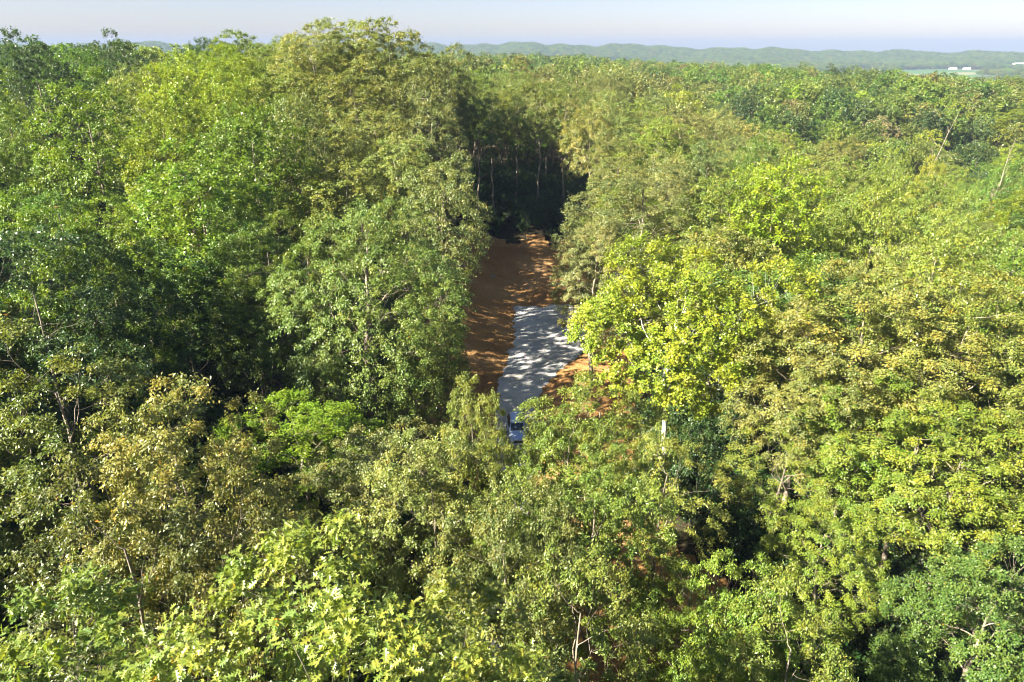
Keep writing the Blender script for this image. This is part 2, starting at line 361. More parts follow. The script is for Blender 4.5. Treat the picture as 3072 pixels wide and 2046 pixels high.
def grow(seed, H=26., R=5.0, cb=.34, n_clump=170, shoots=14, per=18, leaf=.15, wid=.55, droop=.5, clump_r=.9,
         lobes=.24, tpl=RH, flat=1.0, n_limb=10, spread=.75, top=.0, gap=.0, trunk_r=.26, upn=.55, twig_k=3, n_lobe=18, lobe_r=.36, space=1.05):
    g = np.random.default_rng(seed)
    out = dict(H=H, R=R)
    # trunk
    m = 12; tz = np.linspace(0, H * .86, m)
    wob = np.cumsum(g.normal(0, .16, (m, 2)), 0); wob[0] = 0
    tp = np.column_stack([wob, tz]); tp[:, :2] -= wob[-1] * .6 * (tz / tz[-1])[:, None]
    tr = trunk_r * (1 - .84 * (tz / tz[-1]) ** .9); tr[0] *= 1.5; tr[1] *= 1.05
    T = Tubes(); T.add(tp, tr, 8); out['trunk'] = T
    # envelope
    zc = H * (cb + 1) / 2; rz = H * (1 - cb) / 2
    ph = g.uniform(0, 6.28, 8); fr = g.integers(2, 6, 8)
    def env(d):
        az = np.arctan2(d[:, 1], d[:, 0]); el = np.arcsin(np.clip(d[:, 2], -1, 1))
        f = np.zeros(len(d))
        for i in range(4): f += np.sin(fr[i] * az + ph[i] + 2 * np.sin(2 * el + ph[i + 4]))
        for i in range(2): f += .8 * np.sin(fr[i + 4] * el * 1.5 + ph[i + 2] + az)
        return 1 + lobes * f / 3.0
    # clump centres spread evenly over the envelope (dart throwing)
    nl = n_lobe; ld = nrm(g.normal(size=(nl * 6, 3))); ld = ld[ld[:, 2] > -.6]; rl0 = R * lobe_r
    sel = []
    for i in range(len(ld)):
        if len(sel) >= nl: break
        q = ld[i] * [R, R, rz] * .72
        if all(np.sum((q - ld[j] * [R, R, rz] * .72) ** 2) > (rl0 * 1.25) ** 2 for j in sel): sel.append(i)
    ld = ld[sel]; lf = env(ld); rl = rl0 * g.uniform(.8, 1.25, len(ld))
    LC = ld * np.array([R, R, rz]) * (lf * .74)[:, None]
    li = g.integers(0, len(ld), n_clump * 16)
    dirs = nrm(ld[li] * .75 + np.array([0, 0, .35]) + g.normal(0, .75, (len(li), 3)))
    rad = rl[li] * np.clip(1 - np.abs(g.normal(0, .16, len(li))), .4, 1)
    C = LC[li] + dirs * rad[:, None] * [1, 1, 1.15]
    inner = g.random(len(C)) < .10; C[inner] *= .72
    C[:, 2] = np.clip(C[:, 2], -rz, rz)
    low = np.clip(-C[:, 2] / rz, 0, 1); C[:, :2] *= (1 - .25 * low)[:, None]
    keep = []; md = clump_r * space
    KP = np.zeros((0, 3)); cidx = []
    # clumps keep clear of each other; the gaps between the lobes stay open
    for i in range(len(C)):
        if len(keep) >= n_clump: break
        if len(keep) == 0 or (np.sum((KP - C[i]) ** 2, 1) > md * md).all():
            dl = np.linalg.norm((C[i] - LC) / [1, 1, 1.15], axis=1) / rl
            if not inner[i] and (dl < .62).any(): continue
            keep.append(i); KP = C[keep]
    C = KP + [0, 0, zc]; nC = len(C)
    core = np.array([0, 0, zc - rz * .25])
    # limbs
    limbs = []; lp_all = []; lr_all = []; lid = []
    for i in range(n_limb):
        f0 = (cb * .78 + (.80 - cb * .78) * (i + .3 * g.random()) / n_limb)
        z0 = f0 * H; k = np.interp(z0, tz, np.arange(m)); k0 = int(k); p0 = tp[k0] * (1 - (k - k0)) + tp[min(k0 + 1, m - 1)] * (k - k0)
        az = i * 2.4 + g.uniform(-.4, .4); el = math.radians(g.uniform(38, 62) + 14 * i / n_limb)
        ln = R * spread * g.uniform(.8, 1.15) * (1.25 - .65 * i / n_limb)
        d = np.array([math.cos(az) * math.cos(el), math.sin(az) * math.cos(el), math.sin(el)])
        q = 7; P = [p0 - d * 0.02]
        for s_ in range(q):
            d = nrm(d + np.array([*g.normal(0, .2, 2), .05 + g.normal(0, .14)])); P.append(P[-1] + d * ln / q)
        P = np.array(P); r0 = np.interp(z0, tz, tr) * g.uniform(.5, .72)
        rr = r0 * (1 - .82 * np.linspace(0, 1, q + 1))
        t = Tubes(); t.add(P, rr, 6); limbs.append(t)
        lp_all.append(P[2:]); lr_all.append(rr[2:])
    out['limbs'] = limbs
    LP = np.concatenate(lp_all + [tp[5:]]); LR = np.concatenate(lr_all + [tr[5:]])
    TW = Tubes(); used = np.zeros(len(LP)); SP = []; SR = []
    # one bough into every lobe of the crown, then twigs from that bough into its clumps
    for c in LC + [0, 0, zc]:
        dd = np.linalg.norm(LP - c, axis=1) + np.maximum(0, LP[:, 2] - c[2] + .5) * 1.5 + used * 2.5
        j = int(np.argmin(dd)); used[max(0, j - 1):j + 2] += 1; p = LP[j]; vec = c - p; ln = np.linalg.norm(vec)
        mid = p + vec * .45 + g.normal(0, .16, 3) * ln * .6 + [0, 0, -.06 * ln]; tip = c + nrm(vec) * rl0 * .35
        tt = np.linspace(0, 1, 8)[:, None]
        P = (1 - tt) ** 2 * p + 2 * tt * (1 - tt) * mid + tt ** 2 * tip + g.normal(0, .05, (8, 3)) * (tt > 0)
        r0 = min(LR[j] * .6, .07); rr = r0 * np.linspace(1, .22, 8); TW.add(P, rr, 5); SP.append(P[2:]); SR.append(rr[2:])
    SP = np.concatenate(SP); SR = np.concatenate(SR); used = np.zeros(len(SP))
    for c in C:
        dd = np.linalg.norm(SP - c, axis=1) + np.maximum(0, SP[:, 2] - c[2]) * .4 + used * .25
        j = int(np.argmin(dd)); used[j] += 1; p = SP[j]
        mid = (p + c) / 2 + np.array([*g.normal(0, .15, 2), -.10 * np.linalg.norm(c - p)])
        r0 = min(SR[j] * .55, .025)
        tt = np.linspace(0, 1, 4)[:, None]
        TW.add((1 - tt) ** 2 * p + 2 * tt * (1 - tt) * mid + tt ** 2 * c, np.linspace(r0, .007, 4), twig_k)
    # leaves on shoots that spray out of each clump
    outd = nrm(C - core); outd[:, 2] += .35; outd = nrm(outd)
    S = nrm(outd[:, None, :] * .95 + g.normal(0, .58, (nC, shoots, 3)))
    cs = clump_r * g.uniform(.65, 1.3, (nC, 1))
    SL = cs * g.uniform(.55, 1.1, (nC, shoots))
    t = g.uniform(.12, 1.0, (nC, shoots, per)) ** .75
    base = C[:, None, None, :] + S[:, :, None, :] * (SL[:, :, None] * t)[..., None]
    sag = droop * .55 * (SL[:, :, None] * t ** 2)
    base[..., 2] -= sag
    base[..., 2] *= 1.0
    base = base + g.normal(0, .07 + leaf * .22, base.shape)
    a = S[:, :, None, :] * .55 + g.normal(0, .55, base.shape); a[..., 2] -= droop * 1.0
    up = outd[:, None, None, :] * 1.0 + g.normal(0, .5, base.shape); up[..., 2] += upn * .7
    base = base.reshape(-1, 3); a = nrm(a.reshape(-1, 3)); up = nrm(up.reshape(-1, 3))
    nn = nrm(up - a * np.sum(a * up, 1)[:, None])
    L = leaf * g.uniform(.65, 1.25, len(base)); W = L * wid * g.uniform(.8, 1.15, len(base))
    if top: L *= 1
    cr = np.repeat(g.uniform(-.3, .3, nC), shoots * per)
    lr = np.clip(g.beta(2.2, 2.2, len(base)) + cr, 0, .975); hot = g.random(len(base)) < .0015; lr[hot] = 1.0
    out['leaf'] = (base, a, nn, L, W, lr, tpl); out['twigs'] = TW
    return out

def crown_mesh(name, L, sel=None):
    base, a, n, ln, W, lr, tpl = L
    if sel is not None: base, a, n, ln, W, lr = (q[sel] for q in (base, a, n, ln, W, lr))
    V, tris, _ = leaf_arrays(base, a, n, ln, W, tpl)
    me = mesh_from(name, V, tris=tris, mats=[M_LEAF])
    at = me.attributes.new('leaf_random', 'FLOAT', 'FACE')
    at.data.foreach_set('value', np.repeat(lr, len(tpl['F'])).astype(np.float32))
    return me

def joined_mesh(name, g_, bark, with_limbs=True, twigs=True):
    """trunk, limbs, twigs and leaves in one mesh, for the woods beyond the single trees"""
    Tb = Tubes(); parts = [g_['trunk']] + (g_['limbs'] if with_limbs else []) + ([g_['twigs']] if twigs else [])
    V = []; F = []; n = 0
    for p in parts:
        V.append(np.concatenate(p.V)); f = np.concatenate(p.F) + n; F.append(f); n += len(V[-1])
    F = np.concatenate(F); Ft = np.concatenate([F[:, [0, 1, 2]], F[:, [0, 2, 3]]])
    base, a, nn, L, W, lr, tpl = g_['leaf']
    LV, LTt, _ = leaf_arrays(base, a, nn, L, W, tpl)
    me = mesh_from(name, np.concatenate([np.concatenate(V), LV]), tris=np.concatenate([Ft, LTt + n]), mats=[M_LEAF, bark],
                   mat_index=np.concatenate([np.ones(len(Ft)), np.zeros(len(LTt))]))
    at = me.attributes.new('leaf_random', 'FLOAT', 'FACE')
    at.data.foreach_set('value', np.concatenate([np.full(len(Ft), .5), np.repeat(lr, len(tpl['F']))]).astype(np.float32))
    return me

OAK = dict(leaf=.175, wid=.55, droop=.75, upn=.45)
BROAD = dict(leaf=.15, wid=.9, droop=.25, upn=.9)
FINE = dict(leaf=.15, wid=.62, droop=.2, upn=1.0)
PROTO = {}
def proto(key, bark=M_BARK, split=True, **kw):
    g_ = grow(**kw)
    d = dict(H=g_['H'], R=g_['R'])
    d['crown'] = crown_mesh('crown_' + key, g_['leaf'])
    if split:
        d['trunk'] = g_['trunk'].mesh('trunk_' + key, bark)
        d['limbs'] = [l.mesh('limb_' + key, bark) for l in g_['limbs']]
        d['twigs'] = g_['twigs'].mesh('twigs_' + key, bark)
    else:
        t = g_['trunk']
        for l in g_['limbs'] + [g_['twigs']]:
            o = t.n
            t.V += l.V; t.F += [f + o for f in l.F]; t.n += l.n
        d['trunk'] = t.mesh('trunk_' + key, bark)
    PROTO[key] = d
    return d
# middle distance trees (about 25 to 62 m away)
for i in range(3):
    proto('oak1_%d' % i, seed=20 + i, n_clump=265, shoots=12, per=17, clump_r=.82, n_lobe=24, lobe_r=.34, **OAK)
for i in range(2):
    proto('full1_%d' % i, seed=40 + i, n_clump=330, shoots=12, per=16, clump_r=.85, space=1.0, cb=.12, lobes=.16, n_lobe=30, lobe_r=.33, **OAK)
proto('big1_0', seed=47, R=9.5, H=26, n_clump=820, shoots=12, per=13, clump_r=.95, space=1.05, cb=.06, lobes=.15, n_lobe=75, lobe_r=.19, n_limb=16, spread=.8, trunk_r=.4, leaf=.19, wid=.6, droop=.75, upn=.5)
proto('broad1_0', seed=31, n_clump=230, shoots=12, per=15, clump_r=.82, **BROAD)
proto('fine1_0', seed=33, H=20, n_clump=330, shoots=12, per=17, clump_r=.75, space=.9, lobes=.15, n_lobe=22, lobe_r=.34, cb=.2, **FINE)
proto('bare1_0', seed=35, n_clump=105, shoots=11, per=15, clump_r=.85, cb=.5, n_limb=12, spread=.9, trunk_r=.27, **OAK)
proto('syc1_0', bark=M_BARKW, seed=37, R=8, H=24, n_clump=340, shoots=13, per=19, clump_r=1.05, space=.95, cb=.52, lobes=.26, n_lobe=24, lobe_r=.29, n_limb=11, spread=.85, trunk_r=.34, leaf=.18, wid=.9, droop=.3, upn=.8)
# beyond
for i in range(3):
    proto('oak2_%d' % i, split=False, seed=50 + i, n_clump=250, shoots=9, per=12, clump_r=.92, n_lobe=27, lobe_r=.33, cb=.38, leaf=.23, wid=.6, droop=.7, upn=.5)
for i in range(2):
    proto('broad2_%d' % i, split=False, seed=60 + i, n_clump=250, shoots=9, per=11, clump_r=.92, n_lobe=27, lobe_r=.33, leaf=.22, wid=.85, droop=.25, upn=.9)
proto('tall2_0', split=False, seed=65, n_clump=110, shoots=10, per=12, clump_r=.95, cb=.52, leaf=.23, wid=.65, droop=.5, upn=.6, n_limb=9)

KINDS = {'oak': 'oak', 'oakgreen': 'oak', 'oakbig': 'full', 'giant': 'big', 'oakd': 'oak', 'oakgrey': 'full', 'bareoak': 'bare', 'tall': 'tall', 'oak0': 'oak0',
         'maple': 'broad', 'maplel': 'broad', 'maple2': 'full', 'tulip': 'broad', 'dark': 'broad', 'brown': 'broad', 'gold': 'broad',
         'sycamore': 'syc', 'tulipf': 'fine', 'under': 'fine', 'understory': 'fine'}
NAMES = {'oak': 'oak_tree', 'big': 'oak_tree', 'full': 'oak_tree', 'bare': 'oak_tree', 'tall': 'oak_tree', 'oak0': 'oak_tree', 'broad': 'maple_tree', 'syc': 'sycamore_tree', 'fine': 'small_leaved_tree'}
BARNS = [(1548, 2580, 22, 14, 4, 0.1, 'long white barn in the far fields, left one of the pair'), (1585, 2560, 20, 14, 4, -0.1, 'long white barn in the far fields, right one of the pair'), (1918, 2785, 50, 14, 10, 0.3, 'large white farm building at the right edge below the blue hills'), (1054, 2980, 12, 8, 4, 0, 'small white farm building at the foot of the blue hills')]
TREES = [
(-3.2,9.5,0.0,29.2,4.6,'oak0',(0.180,0.219,0.034),'nearest oak at the bottom edge with big pointed pale leaves on its top shoots','oaks standing in the near woods',None),
(-9.1,9.5,-0.0,27.1,3.6,'oak0',(0.139,0.185,0.030),'near oak top poking up in the bottom left corner','oaks standing in the near woods',None),
(-1.3,12.5,0.0,25.2,3.6,'oak0',(0.161,0.189,0.031),'near oak at the bottom edge just right of the nearest oak','oaks standing in the near woods',None),
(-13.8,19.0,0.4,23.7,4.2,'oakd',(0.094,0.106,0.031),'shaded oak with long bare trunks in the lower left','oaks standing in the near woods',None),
(-12.2,56.0,1.2,24.9,9.2,'giant',(0.135,0.185,0.036),'very big green oak with hanging clumps left of the red earth bank','oaks standing in the near woods',None),
(-22.1,29.0,-0.2,25.5,5.2,'oak',(0.133,0.157,0.034),'tall khaki oak at the left edge in front of the shaded woods','oaks standing in the near woods',None),
(12.9,50.0,-0.3,22.5,7.9,'sycamore',(0.212,0.251,0.021),'big yellow-green sycamore with white forked limbs beside the gravel pad','sycamores standing in the near woods',None),
(-14.5,25.0,0.3,23.7,4.3,'oak',(0.208,0.201,0.053),'khaki oak with drooping sprays in front of the dark hollow','oaks standing in the near woods',None),
(25.7,46.0,-0.6,23.6,6.6,'oak',(0.200,0.203,0.044),'large pale oak with drooping sprays, left one of the pair on the right','oaks standing in the near woods',None),
(-15.1,41.0,-0.1,14.7,6.2,'tulipf',(0.142,0.216,0.014),'bright dome of tiny yellow-green leaves right of the dark hollow','yellow-green trees standing in the near woods',None),
(22.2,24.0,-0.3,16.5,4.0,'under',(0.093,0.150,0.028),'dense small-leaved tree filling the bottom right corner','small-leaved trees standing in the near woods',None),
(33.2,46.0,-2.0,24.6,6.2,'oak',(0.164,0.180,0.030),'large pale oak with drooping sprays, right one of the pair on the right','oaks standing in the near woods',None),
(28.1,36.0,-0.7,18.8,5.2,'oakgreen',(0.162,0.196,0.022),'oak at the right edge below the pair of large pale oaks','oaks standing in the near woods',None),
(2.6,19.0,0.3,20.6,3.2,'bareoak',(0.152,0.180,0.031),'thin-leaved oak with a forked pale trunk over the bare soil','oaks standing in the near woods',None),
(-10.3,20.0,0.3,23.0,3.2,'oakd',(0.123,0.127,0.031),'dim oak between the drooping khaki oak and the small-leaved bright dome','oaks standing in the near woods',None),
(-7.1,31.0,0.1,19.3,4.4,'oak',(0.146,0.160,0.046),'oak in front of the small-leaved bright dome, left of the drive','oaks standing in the near woods',None),
(25.4,37.0,-0.3,17.2,5.0,'bareoak',(0.156,0.201,0.029),'tall oak with a long forked pale trunk bare to its foot','oaks standing in the near woods',0.52),
(9.8,18.0,0.1,20.0,2.9,'oakgreen',(0.148,0.187,0.028),'low oak at the bottom, left of the tall forked trunk','oaks standing in the near woods',None),
(-30.8,42.0,-0.3,26.5,5.0,'dark',(0.047,0.085,0.025),'green tree at the left edge, its shade put into a darker tint','deep green trees standing in the near woods',None),  # dark tint stands in for shade at the left edge
(5.5,37.0,0.2,18.6,4.7,'oakgreen',(0.143,0.176,0.025),'broad oak below the sycamore with thick drooping sprays','oaks standing in the near woods',None),
(-33.3,50.0,-0.6,30.7,5.6,'maple2',(0.129,0.190,0.016),'green maple with yellow tips at the left edge','maples standing in the near woods',None),
(-3.8,26.0,0.0,21.1,3.5,'oak',(0.185,0.210,0.052),'oak left of the drive, in front of the slim pointed oak','oaks standing in the near woods',None),
(15.1,78.0,-0.2,26.3,8.4,'oakgrey',(0.135,0.150,0.048),'grey-olive oak right of the clearing with a broad loose crown','oaks standing in the near woods',None),
(4.0,27.0,-0.0,19.8,3.6,'oakgreen',(0.141,0.191,0.027),'oak below the parked car, on the right of the drive','oaks standing in the near woods',None),
(20.6,43.0,0.3,20.9,5.0,'oak',(0.170,0.177,0.044),'pale oak touching the sycamore on its right side','oaks standing in the near woods',None),
(-0.2,22.0,-0.1,21.8,3.0,'oak',(0.144,0.163,0.045),'oak hiding the drive below the parked car','oaks standing in the near woods',None),
(9.4,20.0,0.1,19.1,2.8,'oakgreen',(0.142,0.207,0.024),'oak right of the patch of bare soil at the bottom','oaks standing in the near woods',None),
(23.3,40.0,0.1,17.3,4.4,'oakgreen',(0.127,0.191,0.021),'rounded oak below the left one of the two large pale oaks','oaks standing in the near woods',None),
(-30.9,50.0,-1.3,24.8,5.0,'dark',(0.053,0.094,0.021),'green tree left of the dark hollow, shade put into its tint','deep green trees standing in the near woods',None),  # shade painted in through the darker leaf colour
(-29.6,64.0,0.5,28.4,6.0,'maplel',(0.125,0.195,0.018),'broad lime green maple in the middle of the left slope','maples standing in the near woods',None),
(18.4,39.0,-0.0,13.6,4.2,'bareoak',(0.166,0.192,0.030),'oak with many bare grey twigs right of the sycamore','oaks standing in the near woods',None),
(-21.4,58.0,-0.1,23.9,5.2,'maple2',(0.103,0.145,0.014),'green tree leaning against the left side of the very big oak','maples standing in the near woods',None),
(8.4,31.0,0.5,17.8,3.2,'bareoak',(0.196,0.213,0.034),'oak in front of the foot of the white sycamore trunk','oaks standing in the near woods',None),
(17.8,31.0,-0.2,14.1,3.2,'oakgreen',(0.162,0.211,0.025),'oak between the bare grey twigs and the tall forked trunk','oaks standing in the near woods',None),
(8.3,25.0,0.2,15.1,2.6,'oakgreen',(0.134,0.181,0.019),'young oak standing in the gap over the bare soil at the bottom','oaks standing in the near woods',None),
(22.8,60.0,-0.2,18.9,5.0,'under',(0.118,0.189,0.033),'dull green tree with tiny leaves peeping up behind the sycamore','small-leaved trees standing in the near woods',None),
(-18.6,76.0,5.1,21.3,5.8,'oak',(0.164,0.182,0.032),'khaki oak between the domed canopy and the big green oak','oaks standing in the near woods',None),
(-25.4,62.0,0.3,25.0,4.8,'maple2',(0.094,0.159,0.024),'green tree with yellow tips above the dark hollow','maples standing in the near woods',None),
(23.7,74.0,0.1,25.0,5.6,'oakgreen',(0.132,0.169,0.022),'green oak right of the broad grey-olive oak','oaks standing in the near woods',None),
(-27.3,74.0,2.8,29.1,5.4,'maplel',(0.112,0.166,0.015),'lime green maple below the bright yellow-green crowns','maples standing in the near woods',None),
(-3.2,34.0,0.0,18.4,3.0,'oak',(0.158,0.184,0.041),'oak between the slim pointed oak and the small-leaved bright dome','oaks standing in the near woods',None),
(3.2,33.0,0.3,19.5,2.9,'oakgreen',(0.141,0.191,0.027),'oak just right of the parked car','oaks standing in the near woods',None),
(29.2,62.0,-0.8,20.5,4.8,'understory',(0.090,0.141,0.021),'grey-green rounded tree behind the large pale oaks','low understory trees standing in the near woods',None),
(28.1,72.0,-0.3,26.5,5.2,'tulipf',(0.186,0.248,0.014),'yellowish green tree on the right slope','yellow-green trees standing in the near woods',None),
(-30.9,60.0,-0.1,20.4,4.5,'dark',(0.048,0.094,0.022),'green tree above the dark hollow, tinted darker for shade','deep green trees standing in the near woods',None),  # leaf colour darkened to give the shade above the hollow
(0.2,27.0,-0.2,19.4,2.4,'oakgreen',(0.140,0.193,0.023),'small oak hiding the drive just below the parked car','oaks standing in the near woods',None),
(21.3,66.0,-0.3,21.4,4.8,'oak',(0.182,0.191,0.047),'yellow-tinged oak right behind the sycamore top','oaks standing in the near woods',None),
(-49.5,84.0,4.6,29.6,5.6,'maplel',(0.120,0.178,0.016),'light green maple high on the left slope','maples standing in the near woods',None),
(-13.8,84.0,5.0,22.8,5.5,'oak',(0.184,0.219,0.053),'khaki oak right below the domed canopy','oaks standing in the near woods',None),
(-7.4,72.0,1.6,25.4,4.8,'oak',(0.150,0.175,0.050),'khaki oak leaning over the top of the red bank','oaks standing in the near woods',None),
(-22.9,104.0,12.9,21.3,6.4,'oak',(0.147,0.158,0.032),'khaki crown in the middle of the domed canopy front','oaks standing in the near woods',None),
(-26.1,122.0,17.0,24.8,7.0,'oak',(0.183,0.209,0.046),'topmost crown of the domed canopy rising into the sky','oaks standing in the near woods',None),
(-17.8,94.0,8.7,21.5,5.6,'oak',(0.190,0.204,0.052),'khaki crown at the foot of the domed canopy','oaks standing in the near woods',None),
(9.6,74.0,0.3,20.6,4.6,'oakgrey',(0.208,0.210,0.076),'grey-olive oak overhanging the back corner of the gravel pad','oaks standing in the near woods',None),
(-19.4,118.0,15.6,25.2,6.5,'oak',(0.159,0.175,0.034),'crown on the right shoulder of the domed canopy','oaks standing in the near woods',None),
(-23.8,90.0,8.2,21.1,5.2,'oak',(0.168,0.194,0.047),'khaki crown at the left foot of the domed canopy','oaks standing in the near woods',None),
(-39.3,80.0,4.1,28.4,4.6,'tulip',(0.158,0.198,0.014),'lower bright yellow-green crown on the left slope','tulip trees standing in the near woods',None),
(-31.4,116.0,16.3,24.0,6.3,'oak',(0.199,0.209,0.051),'crown on the left shoulder of the domed canopy','oaks standing in the near woods',None),
(-31.3,104.0,13.0,21.6,5.6,'oak',(0.166,0.193,0.035),'khaki crown low on the left shoulder of the domed canopy','oaks standing in the near woods',None),
(-7.5,55.0,0.1,15.1,3.4,'oakbig',(0.139,0.168,0.033),'green oak with long limbs at the edge of the red bank','oaks standing in the near woods',None),
(-2.1,33.0,0.0,20.7,2.2,'oakgreen',(0.158,0.180,0.028),'slim pointed oak left of the parked car with its tip over the red bank','oaks standing in the near woods',None),
(-47.4,132.0,14.1,25.1,6.8,'oakgreen',(0.129,0.172,0.025),'broad green tree on the skyline left of the dome','oaks standing in the near woods',None),
(-25.0,47.0,-1.6,13.5,3.0,'dark',(0.057,0.104,0.027),'small deep green sapling deep in the dark hollow','deep green trees standing in the near woods',None),
(-77.2,128.0,7.0,30.9,6.6,'maple',(0.103,0.177,0.025),'rounded green tree on the left skyline','maples standing in the near woods',None),
(-43.0,96.0,8.1,27.8,5.0,'tulip',(0.204,0.259,0.018),'upper bright yellow-green crown on the left slope','tulip trees standing in the near woods',None),
(-25.6,62.0,0.3,18.0,3.4,'dark',(0.050,0.095,0.028),'small shaded tree in the dark hollow beside the big green oak','deep green trees standing in the near woods',None),
(-14.7,112.0,8.3,27.5,5.4,'oak',(0.143,0.158,0.041),'khaki crown low on the right shoulder of the domed canopy','oaks standing in the near woods',None),
(-77.2,118.0,5.8,33.0,5.6,'dark',(0.042,0.073,0.020),'dark tree on the skyline at the far left edge','deep green trees standing in the near woods',None),
(-11.8,104.0,5.7,25.2,5.0,'oak',(0.149,0.168,0.050),'brownish khaki crown at the right foot of the domed canopy','oaks standing in the near woods',None),
(-36.7,92.0,7.8,25.7,4.2,'tulip',(0.168,0.216,0.014),'bright crown with orange tips right of the upper yellow-green crown','tulip trees standing in the near woods',None),
(17.0,112.0,0.7,23.8,5.0,'oak',(0.156,0.170,0.043),'khaki oak behind the broad grey-olive oak','oaks standing in the near woods',None),
(-24.8,52.0,-1.7,10.5,2.6,'dark',(0.052,0.089,0.022),'second small green sapling in the dark hollow under the big oak','deep green trees standing in the near woods',None),
(-6.1,129.0,3.9,24.5,5.2,'tall',(0.110,0.158,0.027),'tall bare-stemmed oak where the woods meet the bank behind the clearing','tall bare-stemmed oaks standing in the near woods',0.45),
(-11.0,128.0,5.7,31.2,5.0,'oak',(0.138,0.156,0.039),'khaki oak on the skyline just right of the dome','oaks standing in the near woods',None),
(-3.7,136.0,5.9,24.9,5.2,'tall',(0.140,0.169,0.036),'first tall bare-stemmed oak in the wall of woods behind the clearing','tall bare-stemmed oaks standing in the near woods',0.45),
(14.4,130.0,1.8,26.2,5.0,'oak',(0.210,0.207,0.051),'oak at the right end of the wall of woods behind the clearing','oaks standing in the near woods',None),
(5.5,138.0,4.8,25.8,5.2,'tall',(0.129,0.154,0.025),'third tall bare-stemmed oak in the wall of woods behind the clearing','tall bare-stemmed oaks standing in the near woods',0.45),
(10.3,139.0,4.4,26.9,5.2,'tall',(0.106,0.143,0.021),'fourth tall bare-stemmed oak in the wall of woods behind the clearing','tall bare-stemmed oaks standing in the near woods',0.45),
(0.8,142.0,6.5,24.7,5.2,'tall',(0.116,0.133,0.023),'second tall bare-stemmed oak in the wall of woods behind the clearing','tall bare-stemmed oaks standing in the near woods',0.45),
(-37.4,118.0,16.1,22.3,4.0,'oakgreen',(0.140,0.178,0.026),'narrow green tree on the skyline touching the dome','oaks standing in the near woods',None),
(-61.5,150.0,9.3,29.8,5.0,'dark',(0.044,0.082,0.021),'dark tree on the skyline above the bright yellow-green crowns','deep green trees standing in the near woods',None),
(-81.0,150.0,7.9,31.5,4.6,'dark',(0.044,0.075,0.014),'pointed dark tree on the left skyline','deep green trees standing in the near woods',None),
(73.8,134.0,-13.2,32.9,3.4,'tulip',(0.158,0.201,0.015),'bright yellow-green crown left of the leaning dead trunk','tulip trees standing in the near woods',None),
(77.1,128.0,-12.3,31.4,2.8,'gold',(0.245,0.244,0.016),'low golden yellow crown at the foot of the leaning dead trunk','yellow-green trees standing in the near woods',None),
(-45.2,59.7,2.9,19.7,5.5,'dark',(0.047,0.095,0.026),'green tree tinted darker for shade in the woods at the left edge','green trees tinted darker for shade in the woods at the left edge',None),  # shade of the left woods put into this dark tint
(37.1,57.1,-2.6,26.1,5.0,'oakgreen',(0.165,0.202,0.027),'left one of two fresh green oaks in the woods right of the drive','oaks in the woods right of the drive',None),
(53.9,64.2,-5.7,21.5,5.4,'oakgreen',(0.151,0.180,0.026),'right one of two fresh green oaks in the woods right of the drive','oaks in the woods right of the drive',None),
(46.2,59.1,-4.1,20.7,4.9,'oak',(0.210,0.215,0.048),'olive-khaki oak in the woods right of the drive, third from left','oaks in the woods right of the drive',None),
(42.8,51.7,-3.1,26.2,4.2,'maple',(0.104,0.157,0.018),'leafy green maple in the woods right of the drive','maples in the woods right of the drive',None),
(-68.7,95.6,5.0,25.3,6.9,'oakgreen',(0.137,0.177,0.027),'fresh green oak on the left slope above the pale gap, second from left','oaks on the left slope above the pale gap',None),
(-37.9,71.8,2.5,21.9,4.4,'tulip',(0.166,0.214,0.014),'yellow-green tulip tree above the dark hollow on the left','tulip trees above the dark hollow on the left',None),
(-56.3,116.3,10.7,23.2,6.5,'tulip',(0.147,0.195,0.011),'yellow-green tulip tree around the bright crowns on the left slope, lower row, third from left','tulip trees around the bright crowns on the left slope',None),
(25.0,121.2,1.5,24.6,6.9,'oakgreen',(0.171,0.220,0.031),'right one of two fresh green oaks just behind the broad grey-olive oak','oaks just behind the broad grey-olive oak',None),
(67.9,108.8,-9.1,26.7,6.5,'oakgreen',(0.111,0.156,0.021),'fresh green oak on the right slope above the pale oaks, middle row, ninth from left','oaks on the right slope above the pale oaks',None),
(49.5,113.7,-5.5,27.3,6.6,'oak',(0.199,0.212,0.047),'olive-khaki oak on the right slope above the pale oaks, first from left','oaks on the right slope above the pale oaks',None),
(60.4,95.5,-7.6,22.3,5.6,'oakgreen',(0.145,0.199,0.028),'fresh green oak on the right slope above the pale oaks, lower row, sixth from left','oaks on the right slope above the pale oaks',None),
(58.4,76.3,-6.6,25.3,4.6,'oakgreen',(0.144,0.213,0.029),'fresh green oak on the right slope above the pale oaks, lower row, tenth from left','oaks on the right slope above the pale oaks',None),
(97.2,126.8,-10.7,23.6,7.3,'tulip',(0.151,0.188,0.011),'left one of two yellow-green tulip trees on the right slope above the pale oaks','tulip trees on the right slope above the pale oaks',None),
(40.2,74.1,-2.9,27.1,4.3,'oakgreen',(0.175,0.217,0.025),'fresh green oak on the right slope above the pale oaks, lower row, fourth from left','oaks on the right slope above the pale oaks',None),
(-40.3,108.0,12.6,24.0,5.7,'tulip',(0.176,0.225,0.013),'yellow-green tulip tree around the bright crowns on the left slope, lower row, eighth from left','tulip trees around the bright crowns on the left slope',None),
(15.5,92.2,-0.2,21.5,5.2,'oakgreen',(0.126,0.169,0.020),'fresh green oak between the grey-olive oak and the sycamore, first from left','oaks between the grey-olive oak and the sycamore',None),
(45.2,90.8,-3.4,26.8,5.1,'oakgreen',(0.131,0.175,0.023),'fresh green oak on the right slope above the pale oaks, middle row, second from left','oaks on the right slope above the pale oaks',None),
(-68.8,140.7,8.6,25.0,7.3,'tulip',(0.192,0.209,0.014),'yellow-green tulip tree around the bright crowns on the left slope, lower row, second from left','tulip trees around the bright crowns on the left slope',None),
